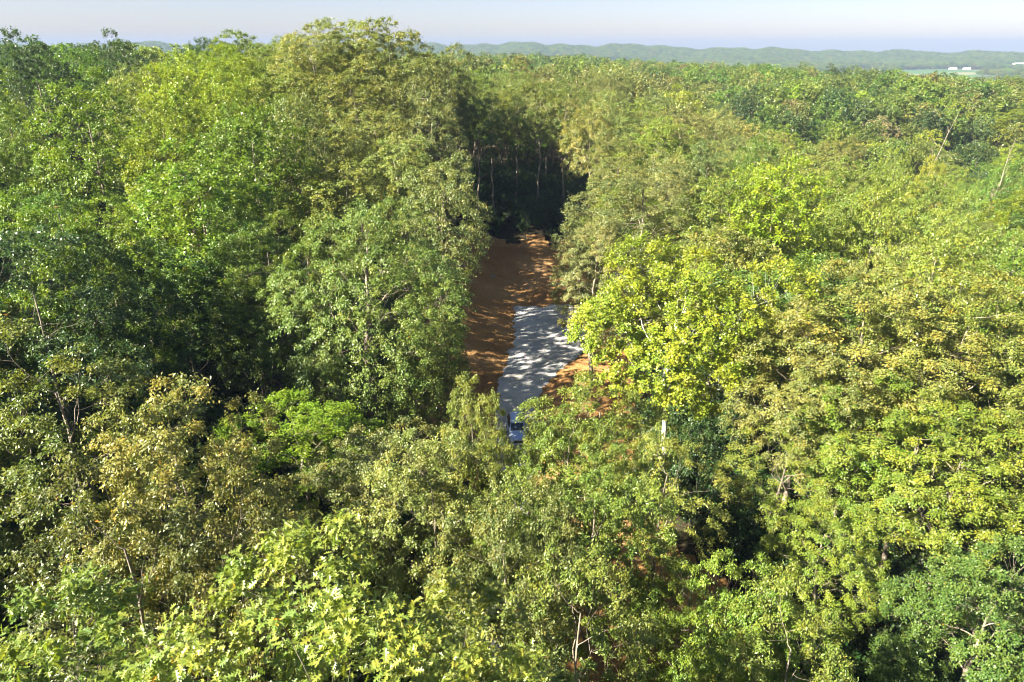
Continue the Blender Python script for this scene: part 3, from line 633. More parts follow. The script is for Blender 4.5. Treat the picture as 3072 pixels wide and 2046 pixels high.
(-46.3,68.5,3.0,21.2,3.8,'maple',(0.098,0.173,0.026),'right one of two leafy green maples in the shaded woods at the left edge','maples in the shaded woods at the left edge',None),
(-103.2,138.9,6.9,22.6,7.1,'oak',(0.169,0.192,0.043),'olive-khaki oak on the left slope above the pale gap, first from left','oaks on the left slope above the pale gap',None),
(66.2,88.1,-7.8,23.3,4.8,'oakgreen',(0.146,0.177,0.022),'fresh green oak on the right slope above the pale oaks, lower row, ninth from left','oaks on the right slope above the pale oaks',None),
(48.1,72.9,-4.4,20.2,4.0,'oak',(0.140,0.161,0.041),'olive-khaki oak in the woods right of the drive, second from left','oaks in the woods right of the drive',None),
(25.0,89.4,0.2,19.6,4.7,'oakgreen',(0.128,0.170,0.017),'fresh green oak between the grey-olive oak and the sycamore, second from left','oaks between the grey-olive oak and the sycamore',None),
(83.0,122.5,-10.9,19.8,6.5,'oak',(0.133,0.157,0.035),'olive-khaki oak on the right slope above the pale oaks, third from left','oaks on the right slope above the pale oaks',None),
(23.3,139.6,3.1,20.9,6.9,'oak',(0.171,0.205,0.051),'olive-khaki oak just behind the broad grey-olive oak, middle row, first from left','oaks just behind the broad grey-olive oak',None),
(39.0,66.5,-2.6,22.3,3.5,'oak',(0.187,0.201,0.053),'olive-khaki oak in the woods right of the drive, first from left','oaks in the woods right of the drive',None),
(-50.8,73.4,4.1,20.3,3.7,'maple',(0.091,0.145,0.016),'left one of two leafy green maples in the shaded woods at the left edge','maples in the shaded woods at the left edge',None),
(80.1,110.5,-10.0,19.6,5.7,'oak',(0.142,0.156,0.041),'olive-khaki oak on the right slope above the pale oaks, fourth from left','oaks on the right slope above the pale oaks',None),
(-32.6,152.7,11.4,22.8,7.1,'oak',(0.197,0.218,0.044),'olive-khaki oak in the front face of the big domed canopy, lower row, second from left','oaks in the front face of the big domed canopy',None),
(-112.7,156.3,9.3,25.0,7.3,'tulip',(0.199,0.272,0.015),'left one of two yellow-green tulip trees high on the left slope below the skyline','tulip trees high on the left slope below the skyline',None),
(43.9,103.4,-3.6,23.5,5.1,'oakgreen',(0.128,0.173,0.022),'fresh green oak on the right slope above the pale oaks, middle row, first from left','oaks on the right slope above the pale oaks',None),
(50.7,138.9,-6.0,26.8,6.7,'oakgreen',(0.151,0.205,0.024),'fresh green oak on the ridge in front of the ravine, first from left','oaks on the ridge in front of the ravine',None),
(-41.2,141.7,13.4,24.8,6.3,'oak',(0.194,0.201,0.056),'olive-khaki oak in the front face of the big domed canopy, upper row, first from left','oaks in the front face of the big domed canopy',None),
(-78.1,102.1,4.2,20.1,4.8,'oak',(0.183,0.210,0.053),'olive-khaki oak on the left slope above the pale gap, second from left','oaks on the left slope above the pale gap',None),
(54.3,83.0,-6.2,26.7,4.0,'oakgreen',(0.169,0.217,0.030),'fresh green oak on the right slope above the pale oaks, lower row, seventh from left','oaks on the right slope above the pale oaks',None),
(66.5,123.0,-10.5,26.4,5.8,'oakgreen',(0.162,0.215,0.028),'fresh green oak on the right slope above the pale oaks, middle row, fifth from left','oaks on the right slope above the pale oaks',None),
(64.8,80.2,-7.8,24.6,3.9,'dark',(0.040,0.080,0.017),'deep green tree on the right slope above the pale oaks','deep green trees on the right slope above the pale oaks',None),
(-62.2,88.0,4.8,27.4,3.9,'oakgreen',(0.114,0.169,0.019),'fresh green oak on the left slope above the pale gap, third from left','oaks on the left slope above the pale gap',None),
(-54.3,104.4,9.2,25.1,4.5,'oak',(0.181,0.211,0.048),'olive-khaki oak on the left slope above the pale gap, fourth from left','oaks on the left slope above the pale gap',None),
(29.7,96.5,-0.0,19.7,4.4,'oakgreen',(0.143,0.203,0.033),'fresh green oak between the grey-olive oak and the sycamore, third from left','oaks between the grey-olive oak and the sycamore',None),
(-81.6,162.7,9.1,22.5,6.9,'tulip',(0.227,0.251,0.018),'yellow-green tulip tree around the bright crowns on the left slope, lower row, first from left','tulip trees around the bright crowns on the left slope',None),
(42.7,130.6,-2.9,24.2,5.8,'oak',(0.155,0.188,0.052),'olive-khaki oak just behind the broad grey-olive oak, lower row, sixth from left','oaks just behind the broad grey-olive oak',None),
(-25.3,82.3,5.9,27.0,3.6,'oak',(0.143,0.169,0.041),'olive-khaki oak in the middle of the left slope','oaks in the middle of the left slope',None),
(-29.8,136.4,15.6,22.7,5.6,'oak',(0.160,0.164,0.033),'olive-khaki oak in the front face of the big domed canopy, upper row, fifth from left','oaks in the front face of the big domed canopy',None),
(70.4,94.9,-8.7,20.3,4.4,'oak',(0.141,0.181,0.054),'olive-khaki oak on the right slope above the pale oaks, fifth from left','oaks on the right slope above the pale oaks',None),
(-63.3,123.5,9.3,27.8,5.1,'dark',(0.042,0.073,0.019),'deep green tree high on the left slope below the skyline, fifth from left','deep green trees high on the left slope below the skyline',None),
(53.1,101.9,-5.7,24.1,4.6,'oakgreen',(0.165,0.215,0.024),'fresh green oak on the right slope above the pale oaks, middle row, fourth from left','oaks on the right slope above the pale oaks',None),
(-33.1,84.9,5.7,24.7,3.7,'maple',(0.108,0.170,0.023),'left one of two leafy green maples in the middle of the left slope','maples in the middle of the left slope',None),
(-59.7,81.7,4.9,23.9,3.6,'oakgreen',(0.130,0.192,0.022),'fresh green oak on the left slope above the pale gap, first from left','oaks on the left slope above the pale gap',None),
(-36.5,173.2,8.4,20.4,7.2,'oak',(0.177,0.200,0.045),'olive-khaki oak in the front face of the big domed canopy, lower row, third from left','oaks in the front face of the big domed canopy',None),
(-91.9,140.9,7.3,21.1,5.9,'oak',(0.204,0.212,0.047),'olive-khaki oak on the left slope above the pale gap, third from left','oaks on the left slope above the pale gap',None),
(54.2,123.3,-7.3,23.1,5.4,'maple',(0.091,0.136,0.016),'leafy green maple on the right slope above the pale oaks, first from left','maples on the right slope above the pale oaks',None),
(-101.1,179.5,11.6,25.7,7.2,'dark',(0.058,0.093,0.026),'deep green tree high on the left slope below the skyline, third from left','deep green trees high on the left slope below the skyline',None),
(16.7,101.7,0.4,20.4,4.4,'oak',(0.182,0.191,0.047),'olive-khaki oak between the grey-olive oak and the sycamore, first from left','oaks between the grey-olive oak and the sycamore',None),
(28.5,80.2,-0.6,25.9,3.5,'tulip',(0.212,0.267,0.015),'yellow-green tulip tree between the grey-olive oak and the sycamore','tulip trees between the grey-olive oak and the sycamore',None),
(-44.7,162.9,9.4,25.9,6.5,'oak',(0.164,0.162,0.038),'olive-khaki oak in the front face of the big domed canopy, middle row, second from left','oaks in the front face of the big domed canopy',None),
(58.0,109.1,-7.6,20.8,4.7,'oakgreen',(0.131,0.160,0.023),'fresh green oak on the right slope above the pale oaks, lower row, third from left','oaks on the right slope above the pale oaks',None),
(31.2,111.3,-0.1,23.1,4.7,'oak',(0.124,0.168,0.048),'olive-khaki oak just behind the broad grey-olive oak, lower row, second from left','oaks just behind the broad grey-olive oak',None),
(-30.8,95.5,9.8,21.8,3.9,'maple',(0.112,0.157,0.017),'right one of two leafy green maples in the middle of the left slope','maples in the middle of the left slope',None),
(-58.0,131.8,10.9,24.8,5.2,'tulip',(0.168,0.211,0.010),'yellow-green tulip tree around the bright crowns on the left slope, lower row, fourth from left','tulip trees around the bright crowns on the left slope',None),
(35.0,125.0,-0.3,22.1,5.2,'oak',(0.200,0.219,0.046),'olive-khaki oak just behind the broad grey-olive oak, lower row, third from left','oaks just behind the broad grey-olive oak',None),
(42.7,81.8,-2.9,24.7,3.5,'oakgreen',(0.123,0.158,0.018),'fresh green oak on the right slope above the pale oaks, lower row, second from left','oaks on the right slope above the pale oaks',None),
(-48.5,178.0,8.7,24.4,6.9,'oak',(0.174,0.202,0.047),'olive-khaki oak in the front face of the big domed canopy, lower row, first from left','oaks in the front face of the big domed canopy',None),
(-42.8,88.2,6.4,20.9,3.6,'oakgreen',(0.157,0.189,0.028),'fresh green oak in the middle of the left slope','oaks in the middle of the left slope',None),
(99.3,175.9,-18.7,20.1,7.3,'oakgreen',(0.146,0.186,0.022),'fresh green oak on the right slope above the pale oaks, middle row, seventh from left','oaks on the right slope above the pale oaks',None),
(66.1,151.9,-13.5,24.1,6.3,'oakgreen',(0.151,0.203,0.027),'fresh green oak on the right slope above the pale oaks, upper row, third from left','oaks on the right slope above the pale oaks',None),
(-11.7,155.5,8.9,22.9,6.0,'maple',(0.133,0.188,0.024),'leafy green maple in the wall of woods behind the clearing','maples in the wall of woods behind the clearing',None),
(-16.5,145.5,11.3,20.6,5.6,'oak',(0.192,0.211,0.058),'olive-khaki oak in the front face of the big domed canopy, lower row, seventh from left','oaks in the front face of the big domed canopy',None),
(-13.9,136.4,9.6,23.1,5.3,'oak',(0.147,0.163,0.041),'olive-khaki oak in the front face of the big domed canopy, lower row, eighth from left','oaks in the front face of the big domed canopy',None),
(40.7,117.7,-2.3,24.2,4.7,'oak',(0.165,0.194,0.040),'olive-khaki oak just behind the broad grey-olive oak, lower row, ninth from left','oaks just behind the broad grey-olive oak',None),
(23.8,161.7,4.2,21.2,6.3,'oak',(0.151,0.180,0.038),'olive-khaki oak just behind the broad grey-olive oak, upper row, third from left','oaks just behind the broad grey-olive oak',None),
(31.0,153.4,2.3,22.7,5.9,'oak',(0.182,0.187,0.051),'olive-khaki oak just behind the broad grey-olive oak, middle row, second from left','oaks just behind the broad grey-olive oak',None),
(123.1,174.2,-15.2,20.1,7.0,'maple',(0.118,0.169,0.023),'leafy green maple on the right slope above the pale oaks, second from left','maples on the right slope above the pale oaks',None),
(22.0,178.2,3.5,21.1,6.8,'oak',(0.151,0.152,0.036),'olive-khaki oak just behind the broad grey-olive oak, upper row, first from left','oaks just behind the broad grey-olive oak',None),
(33.0,84.9,-1.3,22.6,3.5,'oakgreen',(0.139,0.191,0.021),'fresh green oak between the grey-olive oak and the sycamore, fourth from left','oaks between the grey-olive oak and the sycamore',None),
(34.1,143.0,1.0,24.9,5.5,'oak',(0.159,0.158,0.045),'olive-khaki oak just behind the broad grey-olive oak, middle row, fifth from left','oaks just behind the broad grey-olive oak',None),
(53.3,181.1,-4.5,21.5,6.9,'oak',(0.135,0.153,0.036),'olive-khaki oak just behind the broad grey-olive oak, lower row, fourth from left','oaks just behind the broad grey-olive oak',None),
(37.6,161.3,0.5,21.4,6.1,'oak',(0.189,0.207,0.048),'olive-khaki oak just behind the broad grey-olive oak, middle row, third from left','oaks just behind the broad grey-olive oak',None),
(-116.4,201.2,13.7,20.3,7.3,'maple',(0.108,0.170,0.029),'leafy green maple high on the left slope below the skyline, fourth from left','maples high on the left slope below the skyline',None),
(-21.7,185.9,6.7,26.9,6.8,'oak',(0.161,0.180,0.046),'olive-khaki oak in the front face of the big domed canopy, lower row, sixth from left','oaks in the front face of the big domed canopy',None),
(-49.3,91.9,6.7,20.1,3.5,'maple',(0.123,0.187,0.026),'right one of two leafy green maples on the left slope above the pale gap','maples on the left slope above the pale gap',None),
(38.9,110.2,-2.0,23.9,4.3,'oak',(0.136,0.167,0.039),'olive-khaki oak between the grey-olive oak and the sycamore, third from left','oaks between the grey-olive oak and the sycamore',None),
(23.8,105.7,0.5,22.4,4.1,'oak',(0.163,0.177,0.047),'olive-khaki oak just behind the broad grey-olive oak, lower row, first from left','oaks just behind the broad grey-olive oak',None),
(37.4,92.7,-2.1,20.1,3.7,'oakgreen',(0.169,0.220,0.028),'fresh green oak between the grey-olive oak and the sycamore, fifth from left','oaks between the grey-olive oak and the sycamore',None),
(-20.0,161.2,9.2,26.4,5.8,'oak',(0.168,0.218,0.057),'olive-khaki oak in the front face of the big domed canopy, middle row, sixth from left','oaks in the front face of the big domed canopy',None),
(-80.3,140.3,7.1,21.4,5.1,'maple',(0.092,0.149,0.021),'left one of two leafy green maples on the left slope above the pale gap','maples on the left slope above the pale gap',None),
(90.9,167.2,-18.2,21.2,6.5,'oakgreen',(0.148,0.206,0.027),'fresh green oak on the right slope above the pale oaks, middle row, sixth from left','oaks on the right slope above the pale oaks',None),
(52.7,93.0,-5.5,24.1,3.7,'oakgreen',(0.141,0.193,0.025),'fresh green oak on the right slope above the pale oaks, lower row, fifth from left','oaks on the right slope above the pale oaks',None),
(-22.3,206.1,6.3,26.2,7.4,'oak',(0.158,0.181,0.035),'olive-khaki oak in the front face of the big domed canopy, middle row, seventh from left','oaks in the front face of the big domed canopy',None),
(-56.4,166.4,9.2,25.3,5.9,'oak',(0.147,0.168,0.035),'olive-khaki oak around the bright crowns on the left slope, third from left','oaks around the bright crowns on the left slope',None),
(109.7,163.6,-15.2,23.1,6.1,'oakgreen',(0.154,0.220,0.024),'fresh green oak on the right slope above the pale oaks, upper row, eighth from left','oaks on the right slope above the pale oaks',None),
(-46.6,120.1,14.2,23.6,4.2,'tulip',(0.156,0.207,0.014),'yellow-green tulip tree around the bright crowns on the left slope, upper row, eighth from left','tulip trees around the bright crowns on the left slope',None),
(-7.8,173.3,6.6,21.6,6.1,'oak',(0.184,0.207,0.044),'olive-khaki oak in the wall of woods behind the clearing, first from left','oaks in the wall of woods behind the clearing',None),
(95.1,203.6,-13.9,27.0,7.3,'oak',(0.180,0.180,0.039),'olive-khaki oak on the ridge in front of the ravine, fifth from left','oaks on the ridge in front of the ravine',None),
(-125.1,175.0,11.5,24.9,6.0,'oakgreen',(0.123,0.177,0.025),'fresh green oak high on the left slope below the skyline, first from left','oaks high on the left slope below the skyline',None),
(-89.0,205.0,12.7,22.9,7.0,'tulip',(0.164,0.216,0.012),'yellow-green tulip tree around the bright crowns on the left slope, upper row, fifth from left','tulip trees around the bright crowns on the left slope',None),
(-127.6,191.5,12.8,25.6,6.4,'dark',(0.052,0.096,0.017),'deep green tree high on the left slope below the skyline, second from left','deep green trees high on the left slope below the skyline',None),
(22.4,97.8,0.5,23.3,3.5,'oak',(0.196,0.210,0.058),'olive-khaki oak between the grey-olive oak and the sycamore, second from left','oaks between the grey-olive oak and the sycamore',None),
(-36.8,129.5,16.7,21.8,4.3,'oak',(0.146,0.175,0.041),'olive-khaki oak in the front face of the big domed canopy, upper row, third from left','oaks in the front face of the big domed canopy',None),
(60.6,143.6,-11.1,26.4,5.1,'oakgreen',(0.161,0.196,0.025),'fresh green oak on the right slope above the pale oaks, upper row, first from left','oaks on the right slope above the pale oaks',None),
(112.9,179.7,-17.4,27.4,6.4,'oakgreen',(0.168,0.213,0.025),'fresh green oak by the leaning dead trunk over the ravine, third from left','oaks by the leaning dead trunk over the ravine',None),
(-72.2,157.9,8.4,26.0,5.3,'tulip',(0.178,0.259,0.016),'yellow-green tulip tree around the bright crowns on the left slope, upper row, fourth from left','tulip trees around the bright crowns on the left slope',None),
(-74.8,200.9,11.6,27.3,6.6,'dark',(0.058,0.094,0.026),'deep green tree around the bright crowns on the left slope','deep green trees around the bright crowns on the left slope',None),
(-95.0,169.7,10.5,26.4,5.6,'dark',(0.047,0.086,0.020),'deep green tree high on the left slope below the skyline, fourth from left','deep green trees high on the left slope below the skyline',None),
(36.2,103.4,-1.8,27.3,3.6,'maple',(0.093,0.147,0.020),'leafy green maple just behind the broad grey-olive oak','maples just behind the broad grey-olive oak',None),
(137.3,188.6,-15.9,21.7,6.6,'tulip',(0.158,0.195,0.015),'yellow-green tulip tree by the leaning dead trunk over the ravine, first from left','tulip trees by the leaning dead trunk over the ravine',None),
(-53.9,140.4,11.5,22.9,4.6,'tulip',(0.202,0.233,0.015),'yellow-green tulip tree around the bright crowns on the left slope, lower row, seventh from left','tulip trees around the bright crowns on the left slope',None),
(126.8,185.0,-16.3,23.2,6.4,'dark',(0.047,0.084,0.021),'deep green tree by the leaning dead trunk over the ravine','deep green trees by the leaning dead trunk over the ravine',None),
(-105.0,165.3,10.4,20.7,5.4,'maple',(0.088,0.144,0.019),'leafy green maple high on the left slope below the skyline, third from left','maples high on the left slope below the skyline',None),
(3.9,219.3,5.3,23.0,7.1,'oak',(0.147,0.170,0.051),'olive-khaki oak in the wall of woods behind the clearing, fifth from left','oaks in the wall of woods behind the clearing',None),
(82.1,142.4,-14.9,21.8,4.9,'oakgreen',(0.156,0.216,0.033),'fresh green oak on the right slope above the pale oaks, middle row, eighth from left','oaks on the right slope above the pale oaks',None),
(38.5,210.6,1.7,19.9,6.8,'oak',(0.146,0.186,0.051),'olive-khaki oak just behind the broad grey-olive oak, upper row, fourth from left','oaks just behind the broad grey-olive oak',None),
(105.0,149.5,-12.7,24.0,5.1,'oakgreen',(0.162,0.209,0.032),'fresh green oak on the right slope above the pale oaks, upper row, ninth from left','oaks on the right slope above the pale oaks',None),
(-29.4,233.8,8.0,26.5,7.4,'oak',(0.187,0.202,0.040),'olive-khaki oak in the front face of the big domed canopy, upper row, seventh from left','oaks in the front face of the big domed canopy',None),
(-0.6,202.8,4.8,22.1,6.5,'oak',(0.156,0.155,0.039),'olive-khaki oak in the wall of woods behind the clearing, third from left','oaks in the wall of woods behind the clearing',None),
(60.6,216.9,-3.0,20.9,7.0,'oak',(0.155,0.207,0.042),'olive-khaki oak just behind the broad grey-olive oak, upper row, eighth from left','oaks just behind the broad grey-olive oak',None),
(-4.3,232.6,6.1,22.8,7.3,'oak',(0.187,0.211,0.046),'olive-khaki oak in the wall of woods behind the clearing, second from left','oaks in the wall of woods behind the clearing',None),
(72.1,144.4,-14.4,27.4,4.9,'oakgreen',(0.176,0.219,0.023),'fresh green oak on the right slope above the pale oaks, upper row, fifth from left','oaks on the right slope above the pale oaks',None),
(80.7,211.6,-8.9,23.9,6.9,'tulip',(0.177,0.233,0.015),'yellow-green tulip tree on the ridge in front of the ravine','tulip trees on the ridge in front of the ravine',None),
(-2.2,158.6,7.4,20.7,5.0,'tulip',(0.166,0.189,0.011),'right one of two yellow-green tulip trees in the wall of woods behind the clearing','tulip trees in the wall of woods behind the clearing',None),
(-61.0,201.5,10.0,20.8,6.3,'oak',(0.154,0.196,0.041),'olive-khaki oak in the front face of the big domed canopy, middle row, first from left','oaks in the front face of the big domed canopy',None),
(-34.2,210.5,7.8,23.4,6.6,'oak',(0.199,0.207,0.053),'olive-khaki oak in the front face of the big domed canopy, middle row, fifth from left','oaks in the front face of the big domed canopy',None),
(59.9,161.9,-9.9,25.4,5.3,'oak',(0.169,0.171,0.048),'olive-khaki oak on the ridge in front of the ravine, second from left','oaks on the ridge in front of the ravine',None),
(-121.6,227.0,13.9,21.8,7.0,'oakgreen',(0.129,0.183,0.026),'fresh green oak high on the left slope below the skyline, third from left','oaks high on the left slope below the skyline',None),
(84.2,151.1,-16.4,26.9,5.1,'oak',(0.159,0.180,0.037),'olive-khaki oak on the right slope above the pale oaks, second from left','oaks on the right slope above the pale oaks',None),
(-142.4,237.1,12.3,25.0,7.3,'dark',(0.063,0.102,0.028),'right one of two deep green trees on the skyline at the far left','deep green trees on the skyline at the far left',None),
(41.1,173.9,-0.5,22.0,5.5,'oak',(0.149,0.169,0.043),'olive-khaki oak just behind the broad grey-olive oak, middle row, fourth from left','oaks just behind the broad grey-olive oak',None),
(66.5,137.4,-12.4,19.6,4.6,'oakgreen',(0.170,0.200,0.026),'fresh green oak on the right slope above the pale oaks, lower row, first from left','oaks on the right slope above the pale oaks',None),
(7.2,160.0,6.2,22.7,5.0,'oak',(0.186,0.197,0.052),'olive-khaki oak in the wall of woods behind the clearing, seventh from left','oaks in the wall of woods behind the clearing',None),
(43.2,150.9,-1.8,27.4,4.8,'oak',(0.194,0.212,0.058),'olive-khaki oak just behind the broad grey-olive oak, middle row, seventh from left','oaks just behind the broad grey-olive oak',None),
(-130.0,215.9,13.9,20.5,6.6,'tulip',(0.174,0.220,0.011),'right one of two yellow-green tulip trees high on the left slope below the skyline','tulip trees high on the left slope below the skyline',None),
(74.2,175.3,-15.3,21.3,5.7,'oakgreen',(0.123,0.156,0.018),'fresh green oak on the right slope above the pale oaks, upper row, second from left','oaks on the right slope above the pale oaks',None),
(3.3,151.7,7.2,16.8,4.7,'understory',(0.119,0.179,0.022),'small-leaved low tree with bare stems behind the red earth clearing','low understory trees with bare stems behind the red earth clearing',None),
(-49.4,212.5,9.4,25.4,6.4,'oak',(0.192,0.209,0.057),'olive-khaki oak in the front face of the big domed canopy, upper row, fourth from left','oaks in the front face of the big domed canopy',None),
(1.3,167.6,6.4,24.6,5.1,'oak',(0.171,0.211,0.057),'olive-khaki oak in the wall of woods behind the clearing, fourth from left','oaks in the wall of woods behind the clearing',None),
(106.3,235.9,-6.7,19.8,7.3,'maple',(0.118,0.173,0.021),'leafy green maple on the ridge in front of the ravine','maples on the ridge in front of the ravine',None),
(70.9,231.1,-3.7,19.6,7.1,'oak',(0.197,0.199,0.048),'olive-khaki oak just behind the broad grey-olive oak, upper row, ninth from left','oaks just behind the broad grey-olive oak',None),
(1.5,178.1,5.6,26.6,5.4,'oakgreen',(0.120,0.162,0.023),'fresh green oak in the wall of woods behind the clearing, fourth from left','oaks in the wall of woods behind the clearing',None),
(-81.8,173.4,9.9,22.5,5.2,'tulip',(0.164,0.197,0.011),'yellow-green tulip tree around the bright crowns on the left slope, upper row, third from left','tulip trees around the bright crowns on the left slope',None),
(20.5,151.1,4.2,25.2,4.6,'oak',(0.178,0.214,0.050),'olive-khaki oak just behind the broad grey-olive oak, upper row, second from left','oaks just behind the broad grey-olive oak',None),
(54.4,169.6,-6.7,20.5,5.3,'oak',(0.188,0.201,0.050),'olive-khaki oak just behind the broad grey-olive oak, lower row, fifth from left','oaks just behind the broad grey-olive oak',None),
(19.9,212.0,3.5,20.2,6.4,'oak',(0.170,0.180,0.053),'olive-khaki oak on the rise right of the clearing, first from left','oaks on the rise right of the clearing',None),
(-44.1,241.9,9.1,24.4,7.2,'oak',(0.143,0.162,0.044),'olive-khaki oak in the front face of the big domed canopy, upper row, sixth from left','oaks in the front face of the big domed canopy',None),
(-75.5,180.9,10.3,19.9,5.4,'tulip',(0.188,0.264,0.017),'yellow-green tulip tree around the bright crowns on the left slope, lower row, fifth from left','tulip trees around the bright crowns on the left slope',None),
(87.2,132.8,-12.4,21.0,4.3,'oakgreen',(0.182,0.219,0.025),'fresh green oak on the right slope above the pale oaks, lower row, eighth from left','oaks on the right slope above the pale oaks',None),
(-52.6,153.5,9.9,20.9,4.6,'maple',(0.102,0.147,0.016),'leafy green maple around the bright crowns on the left slope, second from left','maples around the bright crowns on the left slope',None),
(99.6,140.7,-12.5,27.5,4.4,'maple',(0.108,0.190,0.025),'leafy green maple on the right slope above the pale oaks, third from left','maples on the right slope above the pale oaks',None),
(-6.5,146.1,8.7,20.9,4.3,'oakgreen',(0.114,0.154,0.015),'fresh green oak in the wall of woods behind the clearing, first from left','oaks in the wall of woods behind the clearing',None),
(-92.7,161.0,9.4,22.8,4.7,'maple',(0.099,0.171,0.022),'leafy green maple high on the left slope below the skyline, fifth from left','maples high on the left slope below the skyline',None),
(50.9,148.6,-6.1,24.8,4.5,'oak',(0.149,0.166,0.042),'olive-khaki oak just behind the broad grey-olive oak, lower row, eighth from left','oaks just behind the broad grey-olive oak',None),
(-29.6,163.7,8.9,24.4,4.8,'oak',(0.155,0.174,0.044),'olive-khaki oak in the front face of the big domed canopy, lower row, fourth from left','oaks in the front face of the big domed canopy',None),
(-65.4,185.0,9.5,26.3,5.3,'oak',(0.188,0.199,0.056),'olive-khaki oak around the bright crowns on the left slope, first from left','oaks around the bright crowns on the left slope',None),
(40.5,254.8,3.6,23.5,7.4,'oak',(0.164,0.186,0.049),'olive-khaki oak on the rise right of the clearing, fifth from left','oaks on the rise right of the clearing',None),
(8.9,244.9,5.9,20.4,7.1,'oak',(0.190,0.216,0.054),'olive-khaki oak in the wall of woods behind the clearing, sixth from left','oaks in the wall of woods behind the clearing',None),
(109.2,200.8,-16.4,23.4,6.1,'oakgreen',(0.141,0.190,0.027),'fresh green oak on the ridge in front of the ravine, third from left','oaks on the ridge in front of the ravine',None),
(90.0,145.3,-14.6,25.7,4.5,'oakgreen',(0.162,0.218,0.031),'fresh green oak on the right slope above the pale oaks, upper row, sixth from left','oaks on the right slope above the pale oaks',None),
(-11.4,212.0,6.3,23.8,6.1,'tulip',(0.143,0.194,0.013),'left one of two yellow-green tulip trees in the wall of woods behind the clearing','tulip trees in the wall of woods behind the clearing',None),
(-87.3,184.8,11.1,21.7,5.3,'tulip',(0.183,0.240,0.017),'yellow-green tulip tree around the bright crowns on the left slope, upper row, second from left','tulip trees around the bright crowns on the left slope',None),
(-88.8,153.5,8.0,21.1,4.4,'maple',(0.113,0.187,0.028),'leafy green maple high on the left slope below the skyline, sixth from left','maples high on the left slope below the skyline',None),
(58.9,203.6,-3.9,21.9,6.0,'oak',(0.152,0.171,0.046),'olive-khaki oak just behind the broad grey-olive oak, middle row, ninth from left','oaks just behind the broad grey-olive oak',None),
(-149.1,213.3,12.5,20.3,6.0,'oakgreen',(0.143,0.184,0.020),'fresh green oak high on the left slope below the skyline, second from left','oaks high on the left slope below the skyline',None),
(70.4,188.8,-11.0,27.1,5.6,'oak',(0.220,0.215,0.054),'olive-khaki oak on the ridge in front of the ravine, fourth from left','oaks on the ridge in front of the ravine',None),
(-98.4,154.1,8.9,21.5,4.4,'maple',(0.107,0.156,0.024),'leafy green maple high on the left slope below the skyline, second from left','maples high on the left slope below the skyline',None),
(112.2,154.1,-13.3,23.7,4.6,'maple',(0.085,0.146,0.019),'leafy green maple on the right slope above the pale oaks, fourth from left','maples on the right slope above the pale oaks',None),
(80.5,158.7,-17.5,21.6,4.8,'oakgreen',(0.171,0.208,0.030),'fresh green oak on the right slope above the pale oaks, middle row, third from left','oaks on the right slope above the pale oaks',None),
(12.5,204.0,4.1,20.6,5.8,'oak',(0.160,0.173,0.042),'olive-khaki oak in the wall of woods behind the clearing, ninth from left','oaks in the wall of woods behind the clearing',None),
(31.2,170.0,2.9,22.9,4.9,'oakgreen',(0.170,0.215,0.024),'left one of two fresh green oaks just behind the broad grey-olive oak','oaks just behind the broad grey-olive oak',None),
(12.0,152.4,5.1,22.1,4.4,'oak',(0.207,0.202,0.047),'olive-khaki oak with bare stems behind the red earth clearing','oaks with bare stems behind the red earth clearing',None),
(27.3,203.9,3.4,26.2,5.7,'oak',(0.148,0.160,0.046),'olive-khaki oak on the rise right of the clearing, fourth from left','oaks on the rise right of the clearing',None),
(44.6,188.4,-0.6,22.0,5.4,'oak',(0.161,0.170,0.035),'olive-khaki oak just behind the broad grey-olive oak, upper row, seventh from left','oaks just behind the broad grey-olive oak',None),
(148.9,195.5,-15.1,20.2,5.8,'oak',(0.196,0.221,0.050),'olive-khaki oak by the leaning dead trunk over the ravine','oaks by the leaning dead trunk over the ravine',None),
(164.3,248.3,-12.4,17.8,7.1,'understory',(0.101,0.162,0.017),'small-leaved low tree by the leaning dead trunk over the ravine','low understory trees by the leaning dead trunk over the ravine',None),
(159.8,218.3,-16.8,26.4,6.3,'tulip',(0.222,0.276,0.019),'yellow-green tulip tree by the leaning dead trunk over the ravine, third from left','tulip trees by the leaning dead trunk over the ravine',None),
(9.3,193.5,4.2,21.2,5.4,'oak',(0.170,0.205,0.057),'olive-khaki oak in the wall of woods behind the clearing, eighth from left','oaks in the wall of woods behind the clearing',None),
(54.2,193.7,-3.5,23.7,5.5,'oak',(0.186,0.193,0.047),'olive-khaki oak just behind the broad grey-olive oak, middle row, sixth from left','oaks just behind the broad grey-olive oak',None),
(-50.7,190.7,8.5,25.4,5.2,'oak',(0.135,0.164,0.041),'olive-khaki oak in the front face of the big domed canopy, middle row, third from left','oaks in the front face of the big domed canopy',None),
(-7.9,194.4,5.4,21.5,5.4,'oakgreen',(0.108,0.157,0.023),'fresh green oak in the wall of woods behind the clearing, third from left','oaks in the wall of woods behind the clearing',None),
(-75.9,224.7,12.1,19.5,6.1,'maple',(0.116,0.169,0.021),'leafy green maple around the bright crowns on the left slope, first from left','maples around the bright crowns on the left slope',None),
(49.9,213.1,-0.3,26.3,5.9,'tulip',(0.206,0.250,0.014),'yellow-green tulip tree on the rise right of the clearing','tulip trees on the rise right of the clearing',None),
(-60.0,174.9,8.5,26.5,4.8,'oak',(0.136,0.150,0.031),'olive-khaki oak around the bright crowns on the left slope, second from left','oaks around the bright crowns on the left slope',None),
(133.8,224.3,-14.1,23.2,6.3,'oakgreen',(0.122,0.161,0.024),'fresh green oak by the leaning dead trunk over the ravine, first from left','oaks by the leaning dead trunk over the ravine',None),
(100.4,161.3,-16.3,23.1,4.7,'oakgreen',(0.122,0.155,0.021),'fresh green oak on the right slope above the pale oaks, upper row, seventh from left','oaks on the right slope above the pale oaks',None),
